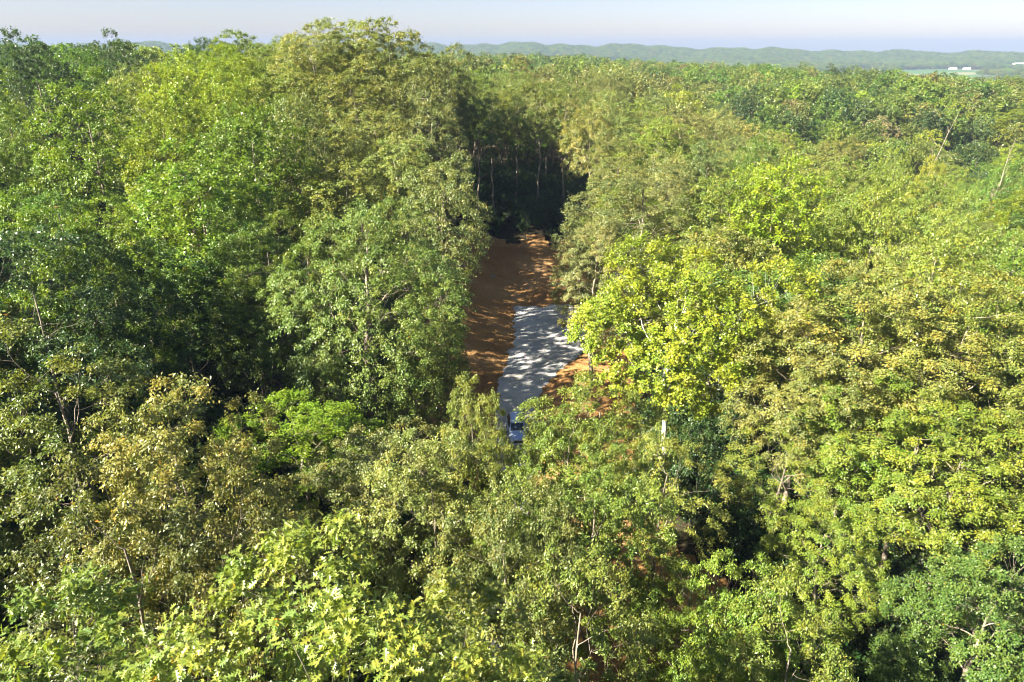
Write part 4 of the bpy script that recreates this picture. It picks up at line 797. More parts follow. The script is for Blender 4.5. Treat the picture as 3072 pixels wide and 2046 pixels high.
(-113.0,168.5,11.3,26.6,4.5,'dark',(0.048,0.092,0.024),'deep green tree high on the left slope below the skyline, first from left','deep green trees high on the left slope below the skyline',None),
(124.9,200.6,-17.2,19.7,5.7,'oakgreen',(0.158,0.203,0.026),'fresh green oak by the leaning dead trunk over the ravine, second from left','oaks by the leaning dead trunk over the ravine',None),
(139.6,198.8,-16.7,24.0,5.6,'maple',(0.127,0.189,0.026),'leafy green maple by the leaning dead trunk over the ravine','maples by the leaning dead trunk over the ravine',None),
(-83.2,261.2,11.2,24.7,6.9,'oak',(0.159,0.174,0.044),'olive-khaki oak around the bright crowns on the left slope, fourth from left','oaks around the bright crowns on the left slope',None),
(71.6,269.7,-1.3,20.2,7.3,'oak',(0.194,0.221,0.041),'olive-khaki oak on the rise right of the clearing, seventh from left','oaks on the rise right of the clearing',None),
(-124.6,255.5,11.6,22.8,6.8,'tulip',(0.243,0.274,0.017),'yellow-green tulip tree around the bright crowns on the left slope, upper row, first from left','tulip trees around the bright crowns on the left slope',None),
(120.3,158.4,-12.2,23.1,4.5,'tulip',(0.199,0.256,0.015),'right one of two yellow-green tulip trees on the right slope above the pale oaks','tulip trees on the right slope above the pale oaks',None),
(36.8,183.1,1.3,25.9,5.0,'oak',(0.136,0.170,0.048),'olive-khaki oak just behind the broad grey-olive oak, upper row, fifth from left','oaks just behind the broad grey-olive oak',None),
(26.9,219.8,3.9,26.9,5.8,'oak',(0.137,0.153,0.030),'olive-khaki oak on the rise right of the clearing, second from left','oaks on the rise right of the clearing',None),
(-70.6,214.1,11.7,19.5,5.7,'maple',(0.075,0.134,0.018),'leafy green maple around the bright crowns on the left slope, third from left','maples around the bright crowns on the left slope',None),
(73.4,256.7,-2.1,20.4,6.9,'dark',(0.062,0.102,0.029),'deep green tree on the rise right of the clearing','deep green trees on the rise right of the clearing',None),
(-115.7,239.7,13.3,23.4,6.3,'oakgreen',(0.150,0.208,0.026),'fresh green oak on the skyline left of the dome','oaks on the skyline left of the dome',None),
(75.4,202.4,-9.6,20.0,5.6,'oak',(0.174,0.187,0.048),'olive-khaki oak on the ridge in front of the ravine, third from left','oaks on the ridge in front of the ravine',None),
(-12.4,165.6,8.1,23.6,4.4,'dark',(0.062,0.106,0.028),'deep green tree in the wall of woods behind the clearing','deep green trees in the wall of woods behind the clearing',None),
(25.2,194.3,3.1,24.1,5.2,'oak',(0.150,0.157,0.030),'olive-khaki oak on the rise right of the clearing, third from left','oaks on the rise right of the clearing',None),
(-31.5,193.7,6.9,26.7,5.1,'oak',(0.137,0.155,0.038),'olive-khaki oak in the front face of the big domed canopy, middle row, fourth from left','oaks in the front face of the big domed canopy',None),
(-190.0,271.7,5.3,21.4,7.1,'maple',(0.103,0.160,0.021),'leafy green maple high on the left slope below the skyline, first from left','maples high on the left slope below the skyline',None),
(-142.4,224.0,12.8,25.8,5.8,'dark',(0.058,0.104,0.028),'left one of two deep green trees on the skyline at the far left','deep green trees on the skyline at the far left',None),
(47.7,164.0,-3.3,24.3,4.4,'oak',(0.148,0.153,0.039),'olive-khaki oak just behind the broad grey-olive oak, middle row, eighth from left','oaks just behind the broad grey-olive oak',None),
(190.4,270.8,-9.4,24.9,7.2,'tulip',(0.164,0.195,0.012),'yellow-green tulip tree by the leaning dead trunk over the ravine, second from left','tulip trees by the leaning dead trunk over the ravine',None),
(52.6,243.9,0.8,21.6,6.4,'oak',(0.201,0.216,0.046),'olive-khaki oak on the rise right of the clearing, sixth from left','oaks on the rise right of the clearing',None),
(-61.2,212.1,10.4,25.9,5.5,'oak',(0.151,0.179,0.043),'olive-khaki oak in the front face of the big domed canopy, upper row, second from left','oaks in the front face of the big domed canopy',None),
(52.8,156.1,-7.2,23.4,4.2,'oak',(0.158,0.179,0.042),'olive-khaki oak just behind the broad grey-olive oak, lower row, seventh from left','oaks just behind the broad grey-olive oak',None),
(82.8,180.1,-17.6,23.4,4.9,'oakgreen',(0.162,0.209,0.027),'fresh green oak on the right slope above the pale oaks, upper row, fourth from left','oaks on the right slope above the pale oaks',None),
(-20.9,175.7,6.9,24.1,4.6,'oak',(0.131,0.155,0.042),'olive-khaki oak in the front face of the big domed canopy, lower row, fifth from left','oaks in the front face of the big domed canopy',None),
(-67.6,171.5,9.1,26.5,4.4,'tulip',(0.155,0.189,0.012),'yellow-green tulip tree around the bright crowns on the left slope, upper row, seventh from left','tulip trees around the bright crowns on the left slope',None),
(63.7,170.6,-11.3,21.0,4.6,'oakgreen',(0.165,0.201,0.020),'fresh green oak on the ridge in front of the ravine, second from left','oaks on the ridge in front of the ravine',None),
(-74.0,250.4,11.3,27.4,6.3,'oak',(0.168,0.183,0.044),'olive-khaki oak on top of the big domed canopy','oaks on top of the big domed canopy',None),
(-82.6,192.1,11.5,25.3,4.9,'tulip',(0.183,0.238,0.011),'yellow-green tulip tree around the bright crowns on the left slope, upper row, sixth from left','tulip trees around the bright crowns on the left slope',None),
(65.6,179.2,-10.7,24.0,4.8,'oak',(0.135,0.164,0.043),'olive-khaki oak on the ridge in front of the ravine, first from left','oaks on the ridge in front of the ravine',None),
(-10.6,256.8,7.5,21.3,6.6,'oakgreen',(0.153,0.216,0.026),'fresh green oak in the wall of woods behind the clearing, second from left','oaks in the wall of woods behind the clearing',None),
(50.1,225.0,0.3,19.8,5.9,'oak',(0.161,0.178,0.039),'olive-khaki oak just behind the broad grey-olive oak, upper row, sixth from left','oaks just behind the broad grey-olive oak',None),
(-65.4,164.2,8.6,19.6,4.2,'tulip',(0.202,0.260,0.018),'yellow-green tulip tree around the bright crowns on the left slope, lower row, sixth from left','tulip trees around the bright crowns on the left slope',None)]
REST = [(-55,54,24.5,5.5,'oakgreen'),(-162,216,28.0,5.1,'oakgreen'),(169,140,22.2,6.4,'oak'),(191,165,25.9,4.3,'oak'),(156,163,15.4,4.9,'understory'),(-245,155,28.0,5.0,'oak'),
(-153,109,28.0,5.6,'oak'),(-238,217,28.0,5.5,'maple'),(167,154,26.5,4.5,'oak'),(-184,138,28.0,5.1,'maple'),(254,190,25.5,5.5,'oak'),(-193,154,28.0,5.8,'oak'),
(230,223,24.3,7.3,'oakgreen'),(182,114,23.4,4.7,'dark'),(177,151,27.0,7.1,'oakgreen'),(168,166,25.8,5.5,'oak'),(181,163,21.0,5.4,'oak'),(240,158,24.8,5.3,'oak'),
(238,188,19.6,4.6,'oakgreen'),(-131,78,28.0,4.9,'oakgreen'),(112,91,21.7,5.1,'dark'),(81,72,24.1,4.9,'oakgreen'),(225,163,22.6,6.9,'dark'),(-215,230,28.0,5.6,'maple'),
(-209,259,28.0,5.2,'oakgreen'),(125,122,27.3,6.1,'dark'),(-79,89,22.4,4.9,'oak'),(176,226,23.8,5.4,'oakgreen'),(-266,150,28.0,4.9,'maple'),(155,91,20.8,5.6,'maple'),
(144,181,26.7,4.6,'dark'),(-220,242,28.0,5.9,'oak'),(281,159,20.7,6.0,'oakgreen'),(-96,107,28.0,5.1,'maple'),(-125,143,28.0,5.1,'dark'),(-168,224,28.0,4.9,'maple'),
(211,124,24.2,7.3,'maple'),(-151,136,28.0,5.8,'dark'),(-81,55,28.0,5.6,'oakgreen'),(-262,164,28.0,5.0,'oakgreen'),(224,179,23.0,6.2,'dark'),(156,142,26.0,5.0,'oak'),
(-153,118,28.0,5.7,'tulip'),(-179,168,28.0,5.7,'maple'),(-233,194,28.0,4.9,'oak'),(-204,140,28.0,5.1,'dark'),(221,123,24.8,4.9,'oakgreen'),(-174,191,28.0,5.9,'oakgreen'),
(289,157,15.5,4.4,'understory'),(-192,190,28.0,5.1,'oakgreen'),(-41,45,19.7,4.6,'oak'),(-207,199,28.0,5.1,'tulip'),(-213,157,28.0,4.9,'oakgreen'),(147,169,21.0,6.6,'maple'),
(139,158,20.0,4.3,'oakgreen'),(117,80,22.4,5.6,'dark'),(-35,35,21.8,3.5,'dark'),(-217,137,28.0,5.5,'oak'),(-116,120,28.0,5.8,'oakgreen'),(266,162,26.0,6.6,'oak'),
(180,186,21.5,6.5,'dark'),(-249,205,28.0,5.8,'oakgreen'),(99,57,25.3,4.7,'oakgreen'),(-63,57,28.0,5.1,'dark'),(141,142,25.5,6.8,'oakgreen'),(-137,145,28.0,5.9,'oak'),
(-209,190,28.0,5.2,'oakgreen'),(-157,144,28.0,5.9,'maple'),(137,106,19.7,6.2,'oak'),(-191,256,28.0,5.4,'dark'),(-149,83,28.0,5.6,'oak'),(-256,176,28.0,5.2,'dark'),
(-224,196,28.0,5.6,'oak'),(-214,115,28.0,5.5,'oakgreen'),(216,257,27.0,6.0,'oakgreen'),(-221,206,28.0,5.9,'tulip'),(-229,122,28.0,5.8,'oak'),(-104,62,28.0,4.9,'oak'),
(-186,216,19.6,5.9,'understory'),(-219,217,28.0,5.7,'oakgreen'),(69,59,26.7,3.4,'oak'),(250,225,23.0,6.6,'maple'),(40,39,18.1,4.3,'oak'),(-241,182,28.0,4.8,'oakgreen'),
(97,82,23.2,4.7,'oakgreen'),(-91,53,19.6,5.9,'understory'),(-178,101,28.0,5.4,'oak'),(-198,233,28.0,5.4,'maple'),(108,130,22.9,5.3,'oak'),(-195,113,28.0,4.9,'maple'),
(-111,129,28.0,5.9,'oak'),(135,169,24.1,7.4,'tulip'),(159,187,21.4,4.4,'oak'),(183,205,22.1,4.6,'oakgreen'),(-91,73,28.0,4.9,'oakgreen'),(-223,164,28.0,4.8,'maple'),
(-234,139,28.0,4.9,'oakgreen'),(253,152,25.7,4.8,'oakgreen'),(-176,116,28.0,5.3,'maple'),(-72,83,25.0,5.2,'oak'),(198,185,20.5,5.9,'maple'),(254,142,25.8,6.0,'oakgreen'),
(-180,241,28.0,5.2,'tulip'),(215,190,27.4,5.4,'oak'),(162,205,22.2,6.5,'oakgreen'),(127,101,25.7,5.5,'oakgreen'),(188,228,26.9,6.0,'oakgreen'),(-253,151,28.0,5.2,'oakgreen'),
(-137,163,28.0,5.1,'maple'),(-152,174,28.0,5.4,'tulip'),(-240,129,28.0,4.9,'maple'),(-132,124,28.0,5.7,'oak'),(143,91,27.2,6.1,'oak'),(-186,126,28.0,5.8,'oak'),
(-229,156,28.0,5.0,'oak'),(-156,156,28.0,5.4,'tulip'),(144,128,19.5,5.0,'maple'),(192,205,24.3,4.9,'oak'),(-121,149,28.0,5.0,'oakgreen'),(-247,141,28.0,4.9,'dark'),
(-72,48,28.0,5.5,'tulip'),(-120,107,28.0,5.1,'oak'),(285,178,25.0,4.4,'maple'),(-168,210,28.0,5.1,'oak'),(-139,133,28.0,5.9,'oakgreen'),(94,115,25.9,6.2,'maple'),
(53,36,20.6,4.9,'oak'),(-230,207,28.0,5.8,'dark'),(231,130,21.5,6.6,'oakgreen'),(-51,38,28.0,5.5,'oak'),(-267,188,28.0,5.5,'maple'),(-141,153,28.0,5.9,'dark'),
(219,201,26.0,5.1,'oak'),(203,265,21.0,4.5,'maple'),(-59,72,24.2,4.7,'dark'),(-242,229,19.6,5.6,'understory'),(-231,230,28.0,5.7,'oak'),(-201,122,28.0,5.3,'tulip'),
(269,191,24.0,5.8,'oakgreen'),(168,179,24.7,4.4,'oakgreen'),(-279,172,28.0,5.5,'oak'),(121,145,26.8,6.6,'oak'),(-289,168,28.0,5.0,'oakgreen'),(-180,198,28.0,4.8,'oak'),
(-187,228,28.0,5.9,'oakgreen'),(248,176,26.0,6.0,'oak'),(-225,251,28.0,5.6,'dark'),(-108,117,28.0,5.5,'oakgreen'),(-146,201,22.0,4.6,'oakgreen'),(113,137,22.2,5.0,'oak'),
(-212,248,28.0,5.3,'oakgreen'),(200,216,26.1,5.8,'oak'),(-80,78,28.0,5.7,'oakgreen'),(-140,94,28.0,5.8,'oakgreen'),(-89,63,28.0,5.1,'dark'),(-161,124,28.0,5.8,'oakgreen'),
(-236,239,28.0,5.6,'maple'),(135,124,24.7,4.8,'maple'),(-198,179,28.0,5.9,'oak'),(-190,142,19.6,5.5,'understory'),(162,121,21.4,4.6,'oak'),(-174,139,28.0,5.8,'maple'),
(-179,181,19.6,5.7,'understory'),(202,203,24.0,6.5,'oak'),(-210,123,28.0,5.6,'oakgreen'),(106,67,24.6,7.2,'maple'),(-93,99,28.0,5.3,'oakgreen'),(-119,131,28.0,5.6,'oakgreen'),
(-191,238,28.0,5.4,'dark'),(-167,163,28.0,5.8,'oakgreen'),(273,178,24.3,4.5,'maple'),(-230,183,28.0,5.0,'oakgreen'),(64,48,24.7,5.2,'dark'),(258,200,20.5,4.5,'maple'),
(-198,147,28.0,5.3,'dark'),(-164,200,28.0,5.9,'oakgreen'),(-250,220,28.0,5.5,'oakgreen'),(-125,164,17.0,6.3,'understory'),(149,112,27.3,5.6,'oakgreen'),(-134,174,28.0,5.4,'oakgreen'),
(-254,168,28.0,5.0,'oak'),(201,228,26.2,7.0,'oak'),(-263,143,19.6,5.6,'understory'),(-141,86,28.0,5.1,'oak'),(196,249,24.3,6.5,'oakgreen'),(69,65,24.5,3.4,'oakgreen'),
(-191,207,28.0,6.0,'oak'),(167,108,21.5,5.8,'tulip'),(170,124,27.1,6.1,'oakgreen'),(182,214,22.7,4.5,'maple'),(-135,108,28.0,5.2,'tulip'),(-168,108,28.0,5.2,'oak'),
(188,102,17.2,4.2,'understory'),(-116,69,28.0,5.3,'maple'),(215,231,20.4,7.2,'oakgreen'),(94,70,26.3,5.0,'oakgreen'),(202,144,20.8,4.9,'maple'),(243,134,21.8,7.0,'maple'),
(-232,146,28.0,5.4,'oakgreen'),(-199,266,28.0,5.4,'oakgreen'),(228,239,23.7,6.3,'maple'),(-123,99,28.0,5.3,'oak'),(235,169,25.4,4.8,'maple'),(120,112,25.9,4.9,'oak'),
(78,84,25.3,6.9,'oakgreen'),(-277,155,28.0,5.2,'dark'),(-169,126,28.0,5.7,'maple'),(81,96,24.1,7.1,'oakgreen'),(101,102,15.4,4.6,'understory'),(-255,199,28.0,5.3,'tulip'),
(-218,149,28.0,5.2,'oak'),(-162,175,28.0,6.0,'maple'),(-177,224,28.0,5.3,'oakgreen'),(196,123,20.7,6.0,'tulip'),(184,128,19.7,6.0,'oakgreen'),(-107,77,28.0,5.2,'oak'),
(-114,97,28.0,5.3,'tulip'),(180,140,25.2,4.5,'oakgreen'),(-99,80,28.0,5.5,'maple'),(-117,82,28.0,5.8,'oak'),(137,80,26.8,5.2,'oak'),(-130,70,28.0,5.1,'maple'),
(-113,62,28.0,5.6,'oakgreen'),(-128,132,28.0,5.4,'oak'),(-205,114,28.0,5.7,'oak'),(-88,87,28.0,5.5,'oakgreen'),(-140,118,28.0,5.0,'oak'),(127,89,26.6,6.8,'oakgreen'),
(102,95,22.5,4.3,'oakgreen'),(116,100,18.9,4.9,'understory'),(-275,184,28.0,5.4,'oakgreen'),(-217,181,28.0,5.9,'oak'),(-130,93,28.0,5.3,'oakgreen'),(150,186,21.5,4.3,'oak'),
(126,68,25.0,6.1,'oakgreen'),(228,151,24.1,7.3,'maple'),(-185,116,28.0,5.4,'oak'),(-107,88,28.0,5.2,'maple'),(-162,184,28.0,5.2,'oak'),(272,203,20.0,6.6,'oak'),
(-148,163,28.0,5.9,'oak'),(-58,46,28.0,5.1,'oakgreen'),(-231,170,28.0,5.5,'oak'),(211,244,24.9,5.3,'maple'),(-66,39,28.0,5.6,'maple'),(179,99,19.5,6.5,'oakgreen'),
(-239,170,28.0,5.5,'dark'),(-70,68,28.0,5.5,'maple'),(214,209,23.1,4.9,'tulip'),(195,239,23.1,4.4,'tulip'),(-151,185,28.0,5.0,'maple'),(-171,176,28.0,4.9,'oak'),
(-195,171,28.0,5.8,'maple'),(-197,136,28.0,4.8,'tulip'),(84,64,20.0,5.4,'oakgreen'),(268,144,21.4,5.6,'oak'),(-103,99,28.0,5.8,'oak'),(-92,116,27.0,5.8,'maple'),
(259,176,21.4,5.8,'oakgreen'),(-208,227,28.0,5.3,'maple'),(-264,213,28.0,6.0,'oakgreen'),(-286,177,28.0,5.9,'tulip'),(-160,99,19.6,5.1,'understory'),(-197,197,28.0,5.0,'oakgreen'),
(-203,207,28.0,5.6,'maple'),(176,176,23.2,5.4,'oakgreen'),(236,232,25.0,4.3,'oakgreen'),(48,45,23.9,3.8,'oak'),(62,35,24.4,4.6,'tulip'),(-272,203,28.0,5.3,'maple'),
(90,56,20.6,4.2,'maple'),(-265,196,28.0,4.9,'dark'),(220,140,25.2,4.9,'oak'),(230,198,20.1,4.7,'oakgreen'),(-203,242,28.0,4.9,'maple'),(-195,214,28.0,5.6,'dark'),
(212,179,27.0,7.1,'tulip'),(-193,247,28.0,5.7,'dark'),(-223,131,28.0,5.3,'oakgreen'),(-169,234,28.0,5.1,'maple'),(-262,203,28.0,5.3,'oak'),(-266,175,28.0,4.8,'oakgreen'),
(237,178,21.3,4.5,'oakgreen'),(-114,138,28.0,5.4,'oak'),(-243,163,28.0,5.8,'maple'),(-42,36,14.3,3.4,'understory'),(-127,111,28.0,4.9,'oak'),(-144,111,28.0,5.8,'dark'),
(-183,159,28.0,5.2,'oakgreen'),(-139,74,28.0,4.8,'dark'),(-139,193,23.8,4.8,'oakgreen'),(172,209,23.4,4.6,'dark'),(261,216,19.8,6.0,'maple'),(196,153,27.3,5.6,'maple'),
(-248,133,28.0,4.9,'oakgreen'),(-282,165,19.6,5.5,'understory'),(-153,97,28.0,5.5,'oakgreen'),(-162,91,28.0,5.2,'maple'),(-72,57,28.0,5.3,'tulip'),(82,51,20.2,3.6,'dark'),
(-79,67,28.0,5.3,'oak'),(194,134,15.7,4.7,'understory'),(203,161,26.3,5.9,'maple'),(202,173,24.1,6.0,'maple'),(-176,160,28.0,4.9,'oakgreen'),(130,137,25.5,6.5,'maple'),
(-180,209,28.0,5.9,'oak'),(-143,140,28.0,4.8,'maple'),(148,155,26.4,5.4,'oakgreen'),(286,168,22.3,5.3,'dark'),(-168,155,28.0,5.0,'oakgreen'),(-272,163,28.0,5.3,'oakgreen'),
(246,209,27.2,4.7,'maple'),(-195,162,28.0,4.9,'tulip'),(-147,194,19.2,5.0,'understory'),(130,159,15.1,4.9,'understory'),(153,133,26.6,5.8,'oak'),(169,98,22.4,4.6,'tulip'),
(211,220,27.2,5.1,'oak'),(205,112,20.6,6.5,'oak'),(-177,129,28.0,5.2,'dark'),(-59,34,28.0,5.6,'dark'),(-224,227,28.0,5.0,'oakgreen'),(-207,152,28.0,5.5,'tulip'),
(-254,211,28.0,5.5,'oakgreen'),(61,69,20.0,3.9,'dark'),(-159,135,28.0,5.4,'oakgreen'),(-206,216,19.6,5.9,'understory'),(-259,156,28.0,5.4,'tulip'),(-291,158,28.0,5.7,'maple'),
(-241,147,28.0,5.8,'maple'),(-228,238,28.0,5.8,'maple'),(-108,105,19.6,5.7,'understory'),(-188,103,28.0,5.8,'oak'),(-181,151,28.0,4.8,'oakgreen'),(-158,191,28.0,5.9,'oak'),
(-216,196,28.0,5.3,'maple'),(-211,240,28.0,5.0,'maple'),(80,58,22.7,3.5,'oak'),(73,40,20.0,5.0,'oakgreen'),(69,73,26.9,4.0,'tulip'),(88,104,26.0,5.0,'tulip'),
(-220,257,28.0,5.8,'dark'),(-215,223,28.0,5.0,'oak'),(-283,188,28.0,5.9,'dark'),(-211,208,28.0,5.1,'oakgreen'),(213,150,20.1,5.4,'oakgreen'),(-271,171,28.0,4.9,'maple'),
(114,122,21.0,5.2,'dark'),(239,201,24.5,4.5,'oakgreen'),(215,133,22.1,4.3,'oak'),(-202,171,28.0,4.8,'maple'),(189,157,24.8,4.5,'dark'),(107,115,22.4,5.1,'oakgreen'),
(-245,194,28.0,5.4,'tulip'),(-98,69,28.0,5.9,'oakgreen'),(-210,169,28.0,4.9,'oakgreen'),(-175,216,28.0,5.2,'oakgreen'),(-144,171,28.0,5.4,'tulip'),(-144,181,28.0,5.4,'oakgreen'),
(-248,179,28.0,5.8,'maple'),(54,48,21.7,3.8,'oak'),(193,109,22.1,6.3,'oakgreen'),(159,176,22.4,5.8,'oakgreen'),(224,191,23.6,5.0,'dark'),(-201,255,28.0,5.9,'oakgreen'),
(214,164,26.9,6.1,'oakgreen'),(-232,131,28.0,4.8,'oakgreen'),(61,60,25.3,3.5,'oak'),(-206,177,28.0,4.9,'dark'),(-256,186,28.0,4.9,'oak'),(-150,126,28.0,5.9,'oakgreen'),
(94,96,24.8,5.1,'tulip'),(-165,140,28.0,5.2,'dark'),(-251,229,28.0,5.8,'oak'),(-232,246,28.0,5.1,'oak'),(-277,196,28.0,5.9,'oak'),(153,121,19.9,4.8,'maple'),
(-169,100,28.0,5.4,'oak'),(-111,146,14.7,4.3,'understory'),(-235,163,28.0,5.5,'oak'),(251,166,24.7,5.2,'maple'),(299,160,22.0,4.4,'dark'),(184,172,21.7,4.4,'maple'),
(-154,202,28.0,5.2,'oakgreen'),(155,103,26.3,5.8,'oak'),(-272,145,19.6,5.1,'understory'),(-131,154,28.0,5.5,'oakgreen'),(-124,86,28.0,5.6,'dark'),(-99,89,28.0,5.4,'oakgreen'),
(-206,130,19.6,5.4,'understory'),(-146,102,28.0,5.0,'oak'),(-126,119,28.0,5.2,'oakgreen'),(-225,141,28.0,5.2,'oak'),(205,257,26.4,4.7,'oakgreen'),(88,79,20.0,5.9,'oak'),
(-256,138,28.0,5.1,'tulip'),(-211,266,28.0,5.7,'tulip'),(189,195,22.1,6.7,'oak'),(-194,224,28.0,5.1,'oakgreen'),(146,103,20.4,5.2,'oakgreen'),(165,194,23.6,5.7,'maple'),
(-100,55,28.0,5.7,'oak'),(-161,207,28.0,5.4,'tulip'),(-239,206,28.0,5.4,'tulip'),(35,32,18.7,3.7,'oakgreen'),(188,146,24.7,4.4,'oakgreen'),(235,142,20.1,5.2,'dark'),
(57,55,22.6,3.7,'oak'),(207,134,20.0,4.5,'dark'),(224,213,24.5,4.9,'maple'),(-160,167,28.0,4.9,'maple'),(-166,117,28.0,5.8,'oak'),(-222,172,28.0,5.9,'oakgreen'),
(166,89,22.9,5.1,'oakgreen'),(-149,145,28.0,4.9,'dark'),(271,153,26.6,5.1,'dark'),(245,148,22.6,5.2,'oak'),(-212,144,28.0,5.7,'oak'),(-50,48,20.3,3.5,'maple'),
(-222,119,28.0,4.8,'oak'),(45,32,21.3,4.6,'maple'),(-194,128,28.0,4.8,'dark'),(-54,65,20.7,3.7,'dark'),(-201,190,28.0,5.3,'maple'),(109,84,25.9,4.2,'dark'),
(-168,147,28.0,5.4,'oakgreen'),(-153,89,28.0,4.9,'maple'),(-189,199,28.0,5.4,'dark'),(-78,43,28.0,5.3,'dark'),(-187,176,28.0,5.2,'oakgreen'),(247,200,21.4,4.7,'oak'),
(242,237,20.1,4.3,'oakgreen'),(-227,219,28.0,5.3,'maple'),(233,207,17.7,4.8,'understory'),(140,116,20.2,4.6,'oakgreen'),(-184,247,28.0,5.6,'maple'),(-187,184,28.0,5.0,'maple'),
(-196,104,28.0,5.2,'oakgreen'),(-100,113,28.0,5.0,'oakgreen'),(-175,94,28.0,5.2,'oak'),(-85,110,26.9,4.3,'maple'),(134,150,22.6,5.6,'oakgreen'),(191,177,20.0,6.1,'tulip'),
(-173,202,28.0,4.9,'oakgreen'),(-284,151,19.6,5.3,'understory'),(117,129,22.6,4.7,'oakgreen'),(-123,75,28.0,5.0,'maple'),(74,50,17.7,3.6,'understory'),(239,215,26.5,5.3,'maple'),
(195,260,26.6,5.1,'oak'),(281,150,24.1,4.3,'oak'),(147,80,20.9,5.6,'dark'),(-181,234,28.0,5.0,'oakgreen'),(158,151,23.5,4.4,'oakgreen'),(224,253,20.5,4.4,'dark'),
(206,237,26.0,4.3,'oak'),(178,121,25.0,4.5,'oakgreen'),(-187,168,28.0,5.0,'oak'),(-237,156,28.0,4.9,'maple'),(-206,161,28.0,5.0,'maple'),(277,186,19.7,4.6,'oakgreen'),
(-189,263,28.0,4.9,'maple'),(261,152,22.7,5.1,'oakgreen'),(175,199,20.0,5.6,'dark'),(-181,108,28.0,5.5,'oakgreen'),(-108,69,28.0,4.8,'maple'),(-85,95,28.0,5.1,'maple'),
(-175,148,28.0,5.2,'maple'),(-160,110,28.0,4.8,'oakgreen'),(-259,220,28.0,5.9,'oak'),(-222,188,19.6,5.8,'understory'),(82,44,23.0,3.4,'oak'),(-66,76,27.0,3.5,'maple'),
(-270,156,28.0,5.1,'oakgreen'),(-123,65,28.0,5.1,'oak'),(253,207,26.9,4.7,'dark'),(158,114,20.0,4.3,'oak'),(130,114,22.6,4.9,'oakgreen'),(-171,184,28.0,5.5,'oakgreen'),
(-201,274,28.0,4.9,'oakgreen'),(116,62,21.1,5.0,'maple'),(-245,213,28.0,5.9,'oakgreen'),(-252,161,28.0,4.8,'oak'),(-132,183,23.6,4.6,'oak'),(190,217,20.3,4.5,'maple'),
(-234,223,28.0,5.2,'dark'),(90,89,26.6,4.2,'maple'),(189,118,26.5,4.3,'dark'),(-296,165,28.0,5.2,'oak'),(75,63,25.3,3.8,'oakgreen'),(-103,124,28.0,5.9,'oak'),
(-131,101,28.0,5.1,'dark'),(13,167,23.8,4.3,'oak'),(76,166,22.9,4.5,'oakgreen'),(-108,257,23.5,6.4,'oakgreen'),(-2,280,22.6,7.0,'maple'),(91,157,21.4,4.3,'oakgreen'),
(-151,244,22.5,6.1,'maple'),(136,266,25.6,6.8,'oakgreen'),(97,186,22.7,5.0,'oakgreen'),(-49,292,19.6,7.3,'oak'),(86,282,25.5,7.1,'maple'),(9,233,21.2,5.8,'oak'),
(-118,186,21.3,4.6,'oakgreen'),(-118,298,23.7,7.4,'tulip'),(-89,226,23.9,5.6,'oakgreen'),(-134,230,24.5,5.6,'dark'),(89,227,24.9,5.8,'dark'),(-126,270,26.8,6.6,'tulip'),
(18,262,21.7,6.4,'oak'),(-14,280,25.7,6.8,'oak'),(137,281,25.3,7.0,'tulip'),(32,301,21.1,7.3,'oak'),(-157,280,19.2,6.8,'understory'),(-89,274,26.3,6.6,'oak'),
(46,199,26.5,4.9,'oak'),(117,290,25.6,7.1,'oakgreen'),(-65,290,19.9,7.0,'oak'),(-73,191,25.7,4.6,'tulip'),(-16,242,22.8,5.8,'oakgreen'),(-38,256,25.8,6.1,'oak'),
(-52,228,19.8,5.5,'oak'),(-114,178,26.4,4.2,'dark'),(91,250,22.5,6.1,'oakgreen'),(11,184,21.0,4.5,'oak'),(151,228,24.6,5.7,'dark'),(-8,184,20.9,4.4,'oakgreen'),
(-106,214,23.9,5.0,'oakgreen'),(-46,202,22.6,4.8,'oak'),(-32,183,26.8,4.3,'oak'),(-109,185,23.2,4.3,'oakgreen'),(69,246,19.8,5.9,'oak'),(117,191,22.2,4.8,'oakgreen'),
(-18,268,25.9,6.2,'oakgreen'),(-90,249,22.4,5.8,'oak'),(22,249,21.6,5.8,'oak'),(-98,292,20.1,6.8,'maple'),(128,233,20.7,5.6,'oakgreen'),(-102,194,24.7,4.5,'dark'),
(-88,310,23.6,7.1,'oak'),(39,195,22.3,4.6,'oak'),(155,240,19.9,5.8,'dark'),(-26,277,26.0,6.3,'oakgreen'),(-153,224,25.9,5.1,'dark'),(-101,229,20.2,5.2,'tulip'),
(1,187,20.6,4.4,'tulip'),(101,227,21.3,5.4,'dark'),(-36,284,22.3,6.5,'oak'),(166,227,20.0,5.4,'oakgreen'),(19,188,19.7,4.4,'oak'),(98,293,24.5,6.7,'dark'),
(135,179,22.9,4.3,'oak'),(20,275,20.6,6.3,'oak'),(-80,210,24.3,4.7,'tulip'),(147,253,25.6,5.9,'dark'),(89,191,23.5,4.6,'oakgreen'),(-147,263,27.1,5.9,'oak'),
(-138,249,22.7,5.6,'oakgreen'),(149,279,25.0,6.4,'oakgreen'),(41,226,20.5,5.2,'oak'),(-42,191,25.9,4.3,'oak'),(-19,318,23.3,7.1,'dark'),(-155,255,19.9,5.7,'dark'),
(-166,255,27.4,5.7,'dark'),(-84,218,25.7,4.9,'dark'),(65,280,24.0,6.3,'oak'),(-109,192,20.7,4.3,'maple'),(71,214,22.0,4.9,'oak'),(43,289,25.3,6.5,'oak'),
(114,223,21.4,5.2,'tulip'),(22,237,22.3,5.3,'oak'),(114,214,25.8,5.0,'oakgreen'),(43,330,27.0,7.3,'oak'),(-93,215,22.9,4.7,'tulip'),(-99,238,20.1,5.2,'oakgreen'),
